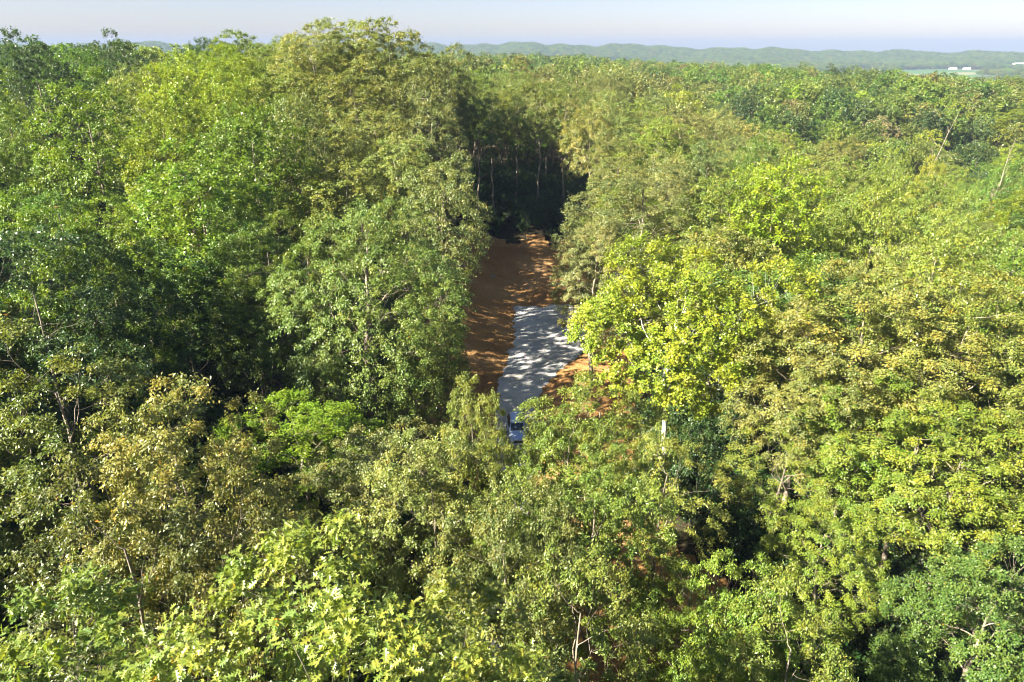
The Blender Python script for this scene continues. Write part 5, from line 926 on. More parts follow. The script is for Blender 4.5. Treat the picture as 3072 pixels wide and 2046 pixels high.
(109,264,22.2,5.9,'maple'),(15,223,24.3,5.0,'oak'),(-18,232,22.6,5.1,'oakgreen'),(-77,318,24.3,7.0,'oak'),(62,254,23.6,5.6,'oak'),(118,243,19.7,5.5,'oakgreen'),
(176,238,16.8,5.5,'understory'),(-105,202,23.9,4.4,'maple'),(154,267,24.8,5.9,'oak'),(-25,256,26.3,5.6,'maple'),(143,208,21.9,4.8,'dark'),(-92,196,22.7,4.3,'tulip'),
(-27,217,25.3,4.7,'oak'),(-40,325,21.1,7.1,'oak'),(-36,271,25.6,5.8,'oak'),(-16,198,26.0,4.3,'maple'),(105,191,24.7,4.4,'oakgreen'),(125,274,27.5,6.0,'dark'),
(-65,221,23.8,4.7,'oak'),(30,328,23.3,7.0,'oak'),(99,279,27.4,6.0,'oakgreen'),(117,257,19.6,5.6,'maple'),(-18,219,26.1,4.7,'dark'),(-161,240,26.7,5.1,'dark'),
(62,189,22.4,4.2,'oak'),(-132,203,19.6,4.3,'maple'),(92,214,20.2,4.7,'oak'),(81,192,26.7,4.3,'oak'),(56,323,25.2,6.8,'oak'),(47,236,20.4,5.1,'oak'),
(61,227,20.4,4.9,'oak'),(-129,294,21.9,6.2,'tulip'),(16,299,24.9,6.3,'oakgreen'),(-140,206,26.4,4.3,'dark'),(133,212,24.6,4.7,'oakgreen'),(-71,240,26.3,4.9,'oak'),
(-81,287,23.7,5.9,'oak'),(95,314,24.2,6.5,'dark'),(103,323,25.1,6.7,'maple'),(147,217,20.6,4.7,'maple'),(1,294,25.5,6.0,'tulip'),(138,293,25.2,6.1,'maple'),
(-128,308,24.2,6.3,'tulip'),(100,217,27.1,4.6,'tulip'),(28,258,24.6,5.3,'oak'),(83,302,24.1,6.2,'oak'),(122,223,23.1,4.7,'maple'),(-140,214,20.4,4.3,'maple'),
(-167,276,20.0,5.6,'maple'),(-109,225,23.7,4.5,'tulip'),(53,305,22.6,6.1,'oak'),(-103,275,21.2,5.5,'tulip'),(-64,257,24.0,5.1,'maple'),(128,246,22.3,5.0,'brown'),
(-81,242,16.9,4.8,'understory'),(-120,214,24.4,4.2,'dark'),(6,304,20.8,6.0,'oak'),(-125,237,25.3,4.6,'dark'),(-153,235,21.9,4.6,'oakgreen'),(153,210,21.8,4.4,'maple'),
(-11,224,25.8,4.4,'oakgreen'),(-65,232,22.6,4.5,'oak'),(7,259,23.2,5.1,'oak'),(3,269,26.0,5.3,'oak'),(-180,258,17.5,5.1,'understory'),(122,211,27.3,4.3,'oakgreen'),
(-28,247,26.6,4.8,'oak'),(-36,225,22.1,4.4,'oak'),(97,269,19.7,5.3,'oakgreen'),(161,276,21.1,5.5,'dark'),(-48,262,20.3,5.1,'oak'),(-55,267,26.1,5.1,'oak'),
(-174,249,24.8,4.8,'oakgreen'),(-16,292,25.2,5.6,'tulip'),(34,243,26.2,4.7,'oak'),(43,243,25.7,4.7,'oak'),(108,301,23.5,5.9,'tulip'),(171,275,24.6,5.4,'tulip'),
(83,238,23.1,4.7,'maple'),(139,235,24.3,4.7,'tulip'),(-158,301,25.0,5.7,'oakgreen'),(176,256,23.5,5.0,'tulip'),(-100,251,25.5,4.7,'dark'),(-169,241,24.4,4.6,'tulip'),
(42,270,20.8,5.2,'oak'),(-30,338,19.9,6.4,'dark'),(91,238,23.6,4.6,'dark'),(-112,272,20.2,5.1,'oak'),(-71,331,19.7,6.3,'oak'),(32,281,22.5,5.3,'oak'),
(190,282,27.4,5.4,'oakgreen'),(168,258,24.7,5.0,'dark'),(29,270,20.9,5.1,'oak'),(128,290,26.0,5.5,'dark'),(-6,245,25.5,4.6,'maple'),(83,266,24.1,5.0,'dark'),
(-58,241,24.5,4.4,'oak'),(80,226,21.8,4.3,'oakgreen'),(-58,249,24.0,4.6,'oak'),(-104,266,26.6,4.9,'dark'),(-56,283,20.5,5.2,'oak'),(-107,245,20.5,4.5,'tulip'),
(167,238,18.7,4.6,'understory'),(23,229,27.1,4.2,'oak'),(-172,291,21.4,5.3,'maple'),(-83,235,23.5,4.2,'oakgreen'),(-127,282,23.3,5.1,'tulip'),(-159,268,26.2,4.8,'dark'),
(-111,309,22.0,5.6,'maple'),(-154,291,21.3,5.3,'oakgreen'),(119,235,23.1,4.4,'oakgreen'),(-137,303,24.4,5.4,'tulip'),(110,251,25.3,4.6,'maple'),(31,234,24.0,4.2,'oak'),
(32,313,22.9,5.6,'oak'),(-171,267,25.4,4.8,'tulip'),(125,254,26.8,4.6,'dark'),(-38,306,20.9,5.5,'oak'),(116,276,20.5,5.0,'maple'),(183,247,22.3,4.6,'dark'),
(-95,265,22.8,4.7,'dark'),(147,290,26.2,5.2,'dark'),(57,235,21.6,4.2,'oak'),(41,307,27.2,5.4,'oak'),(13,332,20.1,5.9,'oak'),(160,233,20.1,4.3,'maple'),
(82,319,22.5,5.7,'oak'),(-123,246,24.7,4.3,'maple'),(158,257,26.1,4.6,'maple'),(59,269,23.5,4.8,'oak'),(-109,319,25.0,5.6,'oak'),(97,243,26.2,4.3,'oak'),
(-51,253,21.6,4.4,'oak'),(-6,268,20.0,4.7,'tulip'),(-136,277,26.4,4.8,'tulip'),(-71,269,23.6,4.7,'oak'),(52,263,21.8,4.6,'oak'),(109,282,27.1,5.0,'tulip'),
(113,313,26.2,5.5,'dark'),(-14,301,22.5,5.2,'tulip'),(166,266,19.6,4.7,'oakgreen'),(13,286,24.2,4.9,'oak'),(-75,295,21.6,5.1,'oak'),(82,246,26.8,4.3,'dark'),
(-3,308,21.2,5.3,'oak'),(-107,299,25.2,5.1,'oakgreen'),(-25,295,19.6,5.1,'maple'),(-5,325,25.9,5.5,'dark'),(-93,325,25.4,5.5,'oak'),(-144,278,25.9,4.7,'dark'),
(-18,339,24.4,5.8,'maple'),(138,246,21.4,4.3,'oakgreen'),(-114,264,25.4,4.5,'tulip'),(-67,310,19.6,5.3,'oak'),(-71,279,26.5,4.7,'oak'),(65,301,25.6,5.1,'oak'),
(133,254,27.2,4.4,'maple'),(157,287,23.0,4.9,'oakgreen'),(75,326,23.1,5.5,'oak'),(130,304,20.4,5.2,'maple'),(117,303,21.6,5.2,'tulip'),(-185,286,24.9,4.8,'maple'),
(-64,301,23.9,5.0,'oak'),(79,292,21.2,5.0,'oak'),(-119,278,25.5,4.6,'oak'),(-101,307,23.1,5.1,'dark'),(177,282,19.6,4.8,'oak'),(-176,274,26.2,4.5,'maple'),
(41,317,24.7,5.3,'oak'),(99,256,24.6,4.3,'brown'),(-135,261,20.6,4.3,'oakgreen'),(-27,286,26.0,4.7,'maple'),(-2,261,23.7,4.3,'oak'),(-65,323,27.5,5.3,'oak'),
(-30,264,25.0,4.4,'oak'),(119,265,20.7,4.5,'dark'),(75,284,19.8,4.8,'oak'),(68,310,26.7,5.1,'maple'),(-30,322,24.6,5.2,'maple'),(13,311,20.3,5.1,'oak'),
(92,259,21.5,4.3,'oakgreen'),(-115,288,23.4,4.7,'tulip'),(-45,270,22.8,4.4,'oak'),(-139,267,23.8,4.3,'oakgreen'),(-150,271,25.6,4.3,'oak'),(-23,329,26.4,5.3,'oak'),
(-91,284,21.7,4.5,'oakgreen'),(176,265,21.2,4.4,'dark'),(183,260,22.8,4.3,'oak'),(59,296,21.9,4.7,'oak'),(-141,293,22.8,4.7,'oakgreen'),(141,306,22.4,4.9,'maple'),
(123,315,25.6,5.0,'tulip'),(23,314,20.8,4.9,'oak'),(6,325,24.7,5.1,'maple'),(-84,329,27.0,5.1,'oak'),(-147,301,26.8,4.7,'tulip'),(-134,286,20.3,4.5,'tulip'),
(-107,283,20.7,4.4,'tulip'),(-12,309,26.6,4.8,'oak'),(-63,277,21.6,4.3,'oak'),(-80,304,22.2,4.7,'oak'),(-47,317,22.5,4.9,'oak'),(132,313,24.5,4.9,'tulip'),
(-47,334,19.7,5.1,'oak'),(42,280,25.1,4.3,'oak'),(67,320,19.7,4.9,'oak'),(-1,337,23.3,5.2,'maple'),(-163,290,24.2,4.4,'maple'),(-47,279,24.7,4.2,'oak'),
(-57,310,22.7,4.7,'oak'),(50,280,20.9,4.3,'oak'),(-118,317,22.4,4.8,'tulip'),(57,285,26.4,4.3,'oak'),(-13,331,19.7,5.0,'dark'),(-22,306,25.4,4.6,'oak'),
(-174,281,25.4,4.2,'maple'),(181,275,20.5,4.2,'oakgreen'),(70,293,21.4,4.4,'oak'),(22,286,25.7,4.3,'oakgreen'),(-30,312,21.3,4.6,'oak'),(-40,298,23.6,4.4,'oak'),
(173,290,24.6,4.3,'tulip'),(-100,319,25.6,4.7,'oak'),(16,323,21.2,4.7,'oakgreen'),(67,331,22.5,4.8,'oak'),(155,298,25.9,4.3,'tulip'),(165,290,20.8,4.2,'dark'),
(-87,300,24.0,4.3,'oak'),(-37,316,27.2,4.5,'oak'),(-56,331,25.8,4.6,'oak'),(-7,316,20.1,4.4,'maple'),(-48,305,25.8,4.2,'oakgreen'),(99,305,26.7,4.2,'oak'),
(-52,324,21.2,4.4,'oak'),(26,337,22.8,4.6,'oak'),(4,316,16.6,4.3,'understory'),(85,327,21.1,4.4,'maple'),(93,325,22.2,4.4,'oak'),(52,335,24.8,4.2,'oak')]

CAM = np.array([0, 0, 37.0])
near_idx = 0
def place_tree(i, t):
    global near_idx
    x, y, gz, H, R, sp, tint, label, group, cb = t
    kd = KINDS[sp]; dist = math.hypot(x, y)
    prng = random.Random(i * 7 + 3)
    if kd == 'oak0':
        key = 'oak0_%d' % near_idx; near_idx += 1
        g_ = grow(seed=90 + near_idx, H=H, R=R, n_clump=190, shoots=12, per=13, clump_r=.80, cb=.34, leaf=.175, wid=.82, space=.95, droop=.65, upn=.5, tpl=LOBED, lobes=.2)
    elif dist < (63 if kd != 'full' else 90) and kd in ('full', 'big', 'oak', 'broad', 'fine', 'bare', 'syc'):
        key = kd + '1_%d' % (prng.randrange(3) if kd == 'oak' else prng.randrange(2) if kd == 'full' else 0)
    else:
        kd2 = {'fine': 'broad', 'bare': 'oak', 'syc': 'broad', 'full': 'oak'}.get(kd, kd)
        key = kd2 + '2_%d' % prng.randrange({'oak': 3, 'broad': 2, 'tall': 1}[kd2])
    name = NAMES[kd] if sp not in ('tulip', 'gold', 'dark', 'brown') else {'tulip': 'tulip_tree', 'gold': 'tulip_tree', 'dark': 'woodland_tree', 'brown': 'woodland_tree'}[sp]
    root = bpy.data.objects.new(name, None); sc.collection.objects.link(root)
    root.empty_display_size = .5
    root['label'] = label; root['category'] = 'tree'; root['group'] = group
    root.location = (x, y, gz - .15); rz = prng.uniform(0, 6.28); root.rotation_euler = (0, 0, rz)
    if kd == 'oak0':
        base, a, n, L, W, lr, tpl = g_['leaf']
        rot = Matrix.Rotation(rz, 3, 'Z'); wp = base @ np.array(rot).T + [x, y, gz - .15]
        rel = wp - CAM; p = math.radians(23.4)
        zc = rel[:, 1] * math.cos(p) - rel[:, 2] * math.sin(p); yc = rel[:, 1] * math.sin(p) + rel[:, 2] * math.cos(p)
        inview = (zc > 1) & (np.abs(rel[:, 0] / np.maximum(zc, .1)) < .75) & (np.abs(yc / np.maximum(zc, .1)) < .5)
        d = np.where(inview, np.linalg.norm(rel, axis=1), 1e9)
        order = np.argsort(d)[:290]; order = order[d[order] < 1e8]
        sel = np.ones(len(base), bool); sel[order] = False
        crown = link('crown', crown_mesh('crown_' + key, g_['leaf'], sel), root, kind='stuff'); crown.color = (*tint, 1)
        link('trunk', g_['trunk'].mesh('trunk_' + key, M_BARK), root)
        for l in g_['limbs']: link('limb', l.mesh('limb_' + key, M_BARK), root)
        link('twigs', g_['twigs'].mesh('twigs_' + key, M_BARK), root, kind='stuff')
        for j in order:
            q = prng.randrange(6); lo = link('leaf', LEAF_MESH[q], root)
            aa = a[j]; bb = nrm(np.cross(aa, n[j])); n2 = np.cross(bb, aa)
            lo.matrix_local = Matrix([[bb[0] * W[j], aa[0] * L[j], n2[0] * L[j], base[j][0]], [bb[1] * W[j], aa[1] * L[j], n2[1] * L[j], base[j][1]],
                                      [bb[2] * W[j], aa[2] * L[j], n2[2] * L[j], base[j][2]], [0, 0, 0, 1]])
            lo.color = (*tint, 1)
        return
    P = PROTO[key]; root.scale = (R / P['R'], R / P['R'], H / P['H'])
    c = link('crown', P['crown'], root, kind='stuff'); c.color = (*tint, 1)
    link('trunk', P['trunk'], root)
    if 'limbs' in P:
        for l in P['limbs']: link('limb', l, root)
        link('twigs', P['twigs'], root, kind='stuff')
LEAF_MESH = []
for q in range(6):
    me = mesh_from('leaf', np.array(LOBED['T']), tris=np.array(LOBED['F']), mats=[M_LEAF])
    at = me.attributes.new('leaf_random', 'FLOAT', 'FACE'); at.data.foreach_set('value', np.full(len(LOBED['F']), [.2, .4, .55, .7, .85, .96][q], np.float32))
    LEAF_MESH.append(me)
for i, t in enumerate(TREES): place_tree(i, t)

# ------------------------------------------------------------------ woods beyond the single trees, and undergrowth
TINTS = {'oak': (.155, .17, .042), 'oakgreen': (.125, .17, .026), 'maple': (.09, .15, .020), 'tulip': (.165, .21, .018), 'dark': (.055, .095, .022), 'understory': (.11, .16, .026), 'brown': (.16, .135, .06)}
def scatter(name, meshes, P, pick, scl, rotz, tint):
    col = bpy.data.collections.new(name + '_kinds')
    for i, me in enumerate(meshes):
        col.objects.link(bpy.data.objects.new('%s_%02d' % (name, i), me))
    me = bpy.data.meshes.new(name); me.vertices.add(len(P)); me.vertices.foreach_set('co', np.asarray(P, np.float32).ravel())
    a = me.attributes.new('pick', 'INT', 'POINT'); a.data.foreach_set('value', np.asarray(pick, np.int32))
    a = me.attributes.new('scl', 'FLOAT_VECTOR', 'POINT'); a.data.foreach_set('vector', np.asarray(scl, np.float32).ravel())
    rv = np.zeros((len(P), 3), np.float32); rv[:, 2] = rotz
    a = me.attributes.new('rot', 'FLOAT_VECTOR', 'POINT'); a.data.foreach_set('vector', rv.ravel())
    a = me.attributes.new('tint', 'FLOAT_COLOR', 'POINT'); tc = np.ones((len(P), 4), np.float32); tc[:, :3] = tint; a.data.foreach_set('color', tc.ravel())
    o = link(name, me, kind='stuff')
    ng = bpy.data.node_groups.new(name, 'GeometryNodeTree')
    ng.interface.new_socket('Geometry', in_out='INPUT', socket_type='NodeSocketGeometry')
    ng.interface.new_socket('Geometry', in_out='OUTPUT', socket_type='NodeSocketGeometry')
    gi = ng.nodes.new('NodeGroupInput'); go = ng.nodes.new('NodeGroupOutput')
    ci = ng.nodes.new('GeometryNodeCollectionInfo'); ci.inputs['Collection'].default_value = col
    ci.inputs['Separate Children'].default_value = True; ci.inputs['Reset Children'].default_value = True
    ip = ng.nodes.new('GeometryNodeInstanceOnPoints'); ip.inputs['Pick Instance'].default_value = True
    def att(n_, t):
        q = ng.nodes.new('GeometryNodeInputNamedAttribute'); q.data_type = t; q.inputs['Name'].default_value = n_; return q.outputs['Attribute']
    L = ng.links.new
    L(gi.outputs[0], ip.inputs['Points']); L(ci.outputs[0], ip.inputs['Instance']); L(att('pick', 'INT'), ip.inputs['Instance Index'])
    L(att('scl', 'FLOAT_VECTOR'), ip.inputs['Scale']); L(ip.outputs[0], go.inputs[0])
    e2r = ng.nodes.new('FunctionNodeEulerToRotation'); L(att('rot', 'FLOAT_VECTOR'), e2r.inputs[0]); L(e2r.outputs[0], ip.inputs['Rotation'])
    md = o.modifiers.new('scatter', 'NODES'); md.node_group = ng
    return o

def woods():
    L2 = [joined_mesh('woods_near_%d' % i, grow(seed=70 + i, n_clump=120, shoots=9, per=9, clump_r=1.15, leaf=.32, wid=.75, droop=.5, upn=.6, n_limb=7), M_BARK) for i in range(3)]
    L3 = [joined_mesh('woods_mid_%d' % i, grow(seed=80 + i, n_clump=90, shoots=7, per=6, clump_r=1.3, leaf=.55, wid=.8, droop=.6, upn=.3, n_limb=5, lobes=.3), M_BARK, twigs=False) for i in range(4)]
    L4 = [joined_mesh('woods_far_%d' % i, grow(seed=85 + i, n_clump=50, shoots=4, per=4, clump_r=1.6, leaf=1.0, wid=.8, droop=.8, upn=.1, n_limb=1, lobes=.3), M_BARK, with_limbs=False, twigs=False) for i in range(3)]
    kinds = L2 + L3 + L4
    P = []; pick = []; scl = []; tint = []
    for (x, y, h, r, sp) in REST:
        P.append((x, y, float(terrain(x, y)) - .2)); d = math.hypot(x, y)
        pick.append(rng.integers(0, 3) if d < 190 else 3 + rng.integers(0, 4))
        scl.append((r / 5, r / 5, h / 26)); tint.append(TINTS[sp])
    # trees to the left and behind, whose shade falls into the picture
    xs, ys = np.meshgrid(np.arange(-100, 60, 7.5), np.arange(-45, 33, 7.5))
    X = xs.ravel() + rng.uniform(-3, 3, xs.size); Y = ys.ravel() + rng.uniform(-3, 3, xs.size)
    k = ((Y < -8) & (np.hypot(X, Y) > 14)) | (X < -24 - .62 * np.maximum(Y, 0))
    P1 = np.column_stack([X[k], Y[k]])
    def ring(r0, r1, sp_, a0, a1):
        n_ = int(.5 * (a1 - a0) * (r1 ** 2 - r0 ** 2) / sp_ ** 2)
        # jittered grid in polar-like cells keeps crowns from piling up
        g = np.arange(-r1, r1, sp_); GX, GY = np.meshgrid(g, g)
        X = GX.ravel() + rng.uniform(-.42, .42, GX.size) * sp_; Y = GY.ravel() + rng.uniform(-.42, .42, GX.size) * sp_
        r = np.hypot(X, Y); az = np.arctan2(X, Y)
        s = (r > r0) & (r < r1) & (az > a0) & (az < a1)
        return np.column_stack([X[s], Y[s]])
    P2 = ring(338, 620, 10.5, -.80, .80); P3 = ring(620, 1250, 12.0, -.78, .78); P4 = ring(1250, 3900, 10.5, -.75, .75)
    r4 = np.hypot(P4[:, 0], P4[:, 1]); s4 = P4[:, 0] / r4
    f = np.sin(P4[:, 0] * .0043 + 1.1) * np.sin(P4[:, 1] * .0051 + .6 + P4[:, 0] * .001) + .35 * np.sin(P4[:, 0] * .013) * np.sin(P4[:, 1] * .017)
    open_ = (r4 > 1500) & (r4 < 2960) & (f > -.30)
    hid = (r4 < 2500) & (s4 < .02)
    near_barn = np.zeros(len(P4), bool)
    for (bx, by, bw, *_) in BARNS:   # yards and the fields in front of the farm buildings are open
        br = math.hypot(bx, by); ang = np.abs(np.arctan2(P4[:, 0], P4[:, 1]) - math.atan2(bx, by)); near_barn |= (bw > 15) & (ang < .024 + .012 * np.sin(r4 * .021)) & (r4 > br - 320) & (r4 < br + 20)
    P4 = P4[~open_ & ~hid & ~near_barn]
    for PP, lo, hi, hmin, hmax, rs in ((P1, 0, 3, 25, 31, (.95, 1.25)), (P2, 3, 7, 16, 30, (.95, 1.5)), (P3, 7, 10, 15, 29, (1.1, 1.6)), (P4, 7, 10, 14, 24, (1.1, 1.6))):
        n_ = len(PP); z = terrain(PP[:, 0], PP[:, 1]) - .2
        P += list(np.column_stack([PP, z])); pick += list(rng.integers(lo, hi, n_))
        s = rng.uniform(*rs, n_); scl += list(np.column_stack([s, s, rng.uniform(hmin, hmax, n_) / 26]))
        names = ['oakgreen', 'maple', 'dark', 'oak', 'tulip', 'brown']
        w = rng.choice(6, n_, p=[.34, .27, .15, .17, .05, .02])
        tint += list(np.array([TINTS[q] for q in names])[w])
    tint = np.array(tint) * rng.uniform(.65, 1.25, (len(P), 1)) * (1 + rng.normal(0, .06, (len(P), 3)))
    print('woods', len(P))
    scatter('surrounding_woods', kinds, np.array(P), pick, np.array(scl), rng.uniform(0, 6.28, len(P)), tint)
woods()

def undergrowth():
    kinds = [joined_mesh('bush_%d' % i, grow(seed=110 + i, H=3.2, R=1.7, cb=.05, n_clump=26, shoots=8, per=12, clump_r=.6, leaf=.16, wid=.7, droop=.3, n_limb=4, trunk_r=.04, upn=.9), M_BARK, twigs=False) for i in range(3)]
    n_ = 5200
    rr = 12 + rng.random(n_) ** .6 * 160; az = rng.uniform(-.8, .8, n_)
    X = rr * np.sin(az); Y = rr * np.cos(az)
    grow_ok = (soil_mask(X, Y) < .5) & (soil_mask(X * .97, Y * .985) < .5) & ~((np.abs(X - drive_center(Y)) < drive_half(Y) + 1.6) & (Y < 101))
    X = X[grow_ok]; Y = Y[grow_ok]; n_ = len(X)
    s = rng.uniform(.4, 1.5, n_); s2 = s * rng.uniform(.7, 1.5, n_)
    tint = np.array([.035, .070, .018]) * rng.uniform(.6, 1.5, (n_, 1)) * (1 + rng.normal(0, .1, (n_, 3)))
    m_ = 170   # low weeds coming up here and there on the bare earth
    yy = rng.uniform(56, 126, m_); sx_ = np.where(rng.random(m_) < .6, -1, 1); xx = 1.5 + sx_ * rng.uniform(7.5, 13.5, m_)
    ok_ = np.abs(xx - drive_center(yy)) > drive_half(yy) + .8; xx = xx[ok_]; yy = yy[ok_]; m_ = len(xx)
    X = np.r_[X, xx]; Y = np.r_[Y, yy]; n_ += m_; s = np.r_[s, rng.uniform(.10, .28, m_)]; s2 = np.r_[s2, rng.uniform(.08, .22, m_)]
    tint = np.r_[tint, np.array([.09, .13, .03]) * rng.uniform(.7, 1.3, (m_, 1))]
    scatter('undergrowth', kinds, np.column_stack([X, Y, terrain(X, Y) - .05]), rng.integers(0, 3, n_), np.column_stack([s, s, s2]), rng.uniform(0, 6.28, n_), tint)
undergrowth()

# ------------------------------------------------------------------ parked car on the drive
M_PAINT = simple_mat('silver_blue_paint', (0.42, 0.50, 0.60), 0.28, 0.55, 0.5, 0.8)
M_GLASS = simple_mat('dark_window_glass', (0.02, 0.03, 0.045), 0.06, 0.0, 0.6)
M_BLACK = simple_mat('black_plastic', (0.02, 0.02, 0.022), 0.6)
M_TYRE = simple_mat('tyre_rubber', (0.025, 0.025, 0.025), 0.85)
M_RIM = simple_mat('alloy', (0.6, 0.6, 0.62), 0.3, 0.9)
M_LAMP = simple_mat('headlamp', (0.75, 0.78, 0.8), 0.1, 0.3)
M_RED = simple_mat('red_lamp', (0.45, 0.02, 0.015), 0.25)

def loft(name, rings, mat, parent, caps=True, smooth=True):
    rings = [np.asarray(r, float) for r in rings]; k = len(rings[0]); V = np.concatenate(rings)
    me = bpy.data.meshes.new(name); F = []
    for i in range(len(rings) - 1):
        for j in range(k):
            j2 = (j + 1) % k
            F.append((i * k + j, i * k + j2, (i + 1) * k + j2, (i + 1) * k + j))
    if caps: F += [tuple(range(k))[::-1], tuple(range((len(rings) - 1) * k, len(rings) * k))]
    me.from_pydata(V.tolist(), [], F); me.materials.append(mat)
    if smooth: me.polygons.foreach_set('use_smooth', [len(f) == 4 for f in F])
    import bmesh
    bm = bmesh.new(); bm.from_mesh(me); bmesh.ops.recalc_face_normals(bm, faces=bm.faces)
    bm.to_mesh(me); bm.free()
    try: me.set_sharp_from_angle(angle=math.radians(38))
    except Exception: pass
    return link(name, me, parent)
def slab(name, quad, th, mat, parent):
    """a thin panel: four corners pushed out along their normal"""
    q = np.asarray(quad, float); n = nrm(np.cross(q[1] - q[0], q[3] - q[0])) * th
    return loft(name, [q - n * .5, q + n * .5], mat, parent, smooth=False)

def build_car():
    root = bpy.data.objects.new('parked_car', None); sc.collection.objects.link(root)
    root['label'] = 'pale silver-blue sport utility car parked on the gravel drive, facing the camera through the leaves'; root['category'] = 'car'
    root.location = (0.5, 60.8, 0.07); root.rotation_euler = (0, 0, math.radians(4))
    def ring(y, w, zt, zb=.32):
        half = [(w * .80, zb), (w * .97, zb + .10), (w, zb + .32), (w * .99, zt - .22), (w * .93, zt - .06), (w * .72, zt), (w * .35, zt + .03)]
        return [(x, y, z) for x, z in half] + [(-x, y, z) for x, z in half[::-1]]
    S = [(-2.42, .70, .82, .40), (-2.36, .84, .93, .34), (-2.1, .93, 1.00, .30), (-1.5, .95, 1.07, .28), (-1.0, .96, 1.13, .28), (0, .96, 1.14, .28), (1.2, .96, 1.15, .28), (2.1, .94, 1.13, .30), (2.36, .88, 1.08, .36), (2.42, .80, 1.0, .42)]
    loft('body', [ring(*s) for s in S], M_PAINT, root)
    loft('hood', [[(-.72 * a, y, z), (.72 * a, y, z), (.70 * a, y, z + .035), (0, y, z + .06), (-.70 * a, y, z + .035)] for y, z, a in ((-2.3, .93, .92), (-1.9, 1.01, 1), (-1.4, 1.075, 1.05), (-1.02, 1.125, 1.1))], M_PAINT, root)
    # greenhouse: body-coloured pillars and roof, dark panes set in them
    lo = lambda y, x: (x, y, 1.12)
    g0 = [(-.86, -1.02), (.86, -1.02), (.88, 2.28), (-.88, 2.28)]; g1 = [(-.66, -.22), (.66, -.22), (.66, 1.92), (-.66, 1.92)]
    loft('pillars', [[(x, y, 1.12) for x, y in g0], [(x, y, 1.68) for x, y in g1]], M_PAINT, root, smooth=False)
    rr = lambda z, s, dy: [(-.66 * s, -.25 + dy, z), (-.5 * s, -.34 + dy, z), (.5 * s, -.34 + dy, z), (.66 * s, -.25 + dy, z), (.68 * s, 1.85 - dy, z), (.5 * s, 1.98 - dy, z), (-.5 * s, 1.98 - dy, z), (-.68 * s, 1.85 - dy, z)]
    loft('roof', [rr(1.67, 1.0, 0), rr(1.72, .97, .03), rr(1.755, .7, .2)], M_PAINT, root)
    def P3(u, v, a, b, c, d):   # bilinear point on a face of the greenhouse
        a, b, c, d = map(np.array, (a, b, c, d)); return (a * (1 - u) + b * u) * (1 - v) + (d * (1 - u) + c * u) * v
    def pane(nm, a, b, c, d, u0, u1, v0, v1):
        q = np.array([P3(u0, v0, a, b, c, d), P3(u1, v0, a, b, c, d), P3(u1, v1, a, b, c, d), P3(u0, v1, a, b, c, d)])
        n = nrm(np.cross(q[1] - q[0], q[3] - q[0])); slab(nm, q + n * .004, .014, M_GLASS, root)
    B = [np.array((x, y, 1.12)) for x, y in g0]; T = [np.array((x, y, 1.68)) for x, y in g1]
    pane('windshield', B[0], B[1], T[1], T[0], .06, .94, .06, .95)
    pane('rear_window', B[2], B[3], T[3], T[2], .10, .90, .15, .92)
    for (a, b, c, d) in ((B[1], B[2], T[2], T[1]), (B[3], B[0], T[0], T[3])):
        for (u0, u1) in ((.08, .36), (.39, .66), (.69, .90)): pane('side_window', a, b, c, d, u0, u1, .10, .90)
    for s in (-1, 1):
        Tb = Tubes(); Tb.add([(s * .60, -.1, 1.75), (s * .61, .2, 1.80), (s * .61, 1.5, 1.80), (s * .60, 1.75, 1.75)], [.022] * 4, 6)
        link('roof_rail', Tb.mesh('roof_rail', M_RIM), root)
        m = loft('side_mirror', [[(s * .93, -.86, 1.12), (s * 1.14, -.82, 1.13), (s * 1.15, -.82, 1.27), (s * .96, -.86, 1.26)], [(s * .95, -.70, 1.12), (s * 1.12, -.68, 1.14), (s * 1.13, -.68, 1.25), (s * .97, -.70, 1.25)]], M_PAINT, root)
        slab('headlight', [(s * .52, -2.425, .76), (s * .84, -2.36, .78), (s * .86, -2.33, .90), (s * .55, -2.40, .89)], .04, M_LAMP, root)
        slab('tail_light', [(s * .66, 2.42, .80), (s * .90, 2.36, .80), (s * .90, 2.33, 1.06), (s * .68, 2.40, 1.06)], .05, M_RED, root)
        for (y0, y1) in ((-.95, .22), (.25, 1.25)):
            dr = slab('door', [(s * .966, y0, .48), (s * .966, y1, .48), (s * .958, y1, 1.06), (s * .958, y0, 1.06)], .022, M_PAINT, root)
            slab('handle', [(s * .985, y1 - .25, .93), (s * .985, y1 - .07, .93), (s * .985, y1 - .07, .96), (s * .985, y1 - .25, .96)], .03, M_RIM, dr)
        for y in (-1.5, 1.45):
            w = bpy.data.objects.new('wheel', None); sc.collection.objects.link(w); w.parent = root; w.location = (s * .86, y, .345)
            an = np.linspace(0, 2 * np.pi, 28, endpoint=False)
            R_ = lambda x, r: [(x, r * math.cos(t), r * math.sin(t)) for t in an]
            loft('tyre', [R_(-.12, .23), R_(-.12, .31), R_(-.09, .345), R_(.09, .345), R_(.12, .31), R_(.12, .23)], M_TYRE, w)
            loft('rim', [R_(s * -.05, .228), R_(s * .09, .228), R_(s * .10, .20), R_(s * .07, .17), R_(s * .085, .05)], M_RIM, w)
    slab('grille', [(-.48, -2.43, .60), (.48, -2.43, .60), (.50, -2.42, .84), (-.50, -2.42, .84)], .05, M_BLACK, root)
    loft('front_bumper', [[(-.86, -2.38, .36), (0, -2.50, .34), (.86, -2.38, .36)] + [(.86, -2.38, .56), (0, -2.50, .56), (-.86, -2.38, .56)], [(-.86, -2.26, .36), (0, -2.36, .34), (.86, -2.26, .36), (.86, -2.26, .56), (0, -2.36, .56), (-.86, -2.26, .56)]], M_PAINT, root)
    slab('number_plate', [(-.16, -2.515, .42), (.16, -2.515, .42), (.16, -2.51, .53), (-.16, -2.51, .53)], .012, M_LAMP, root)
build_car()

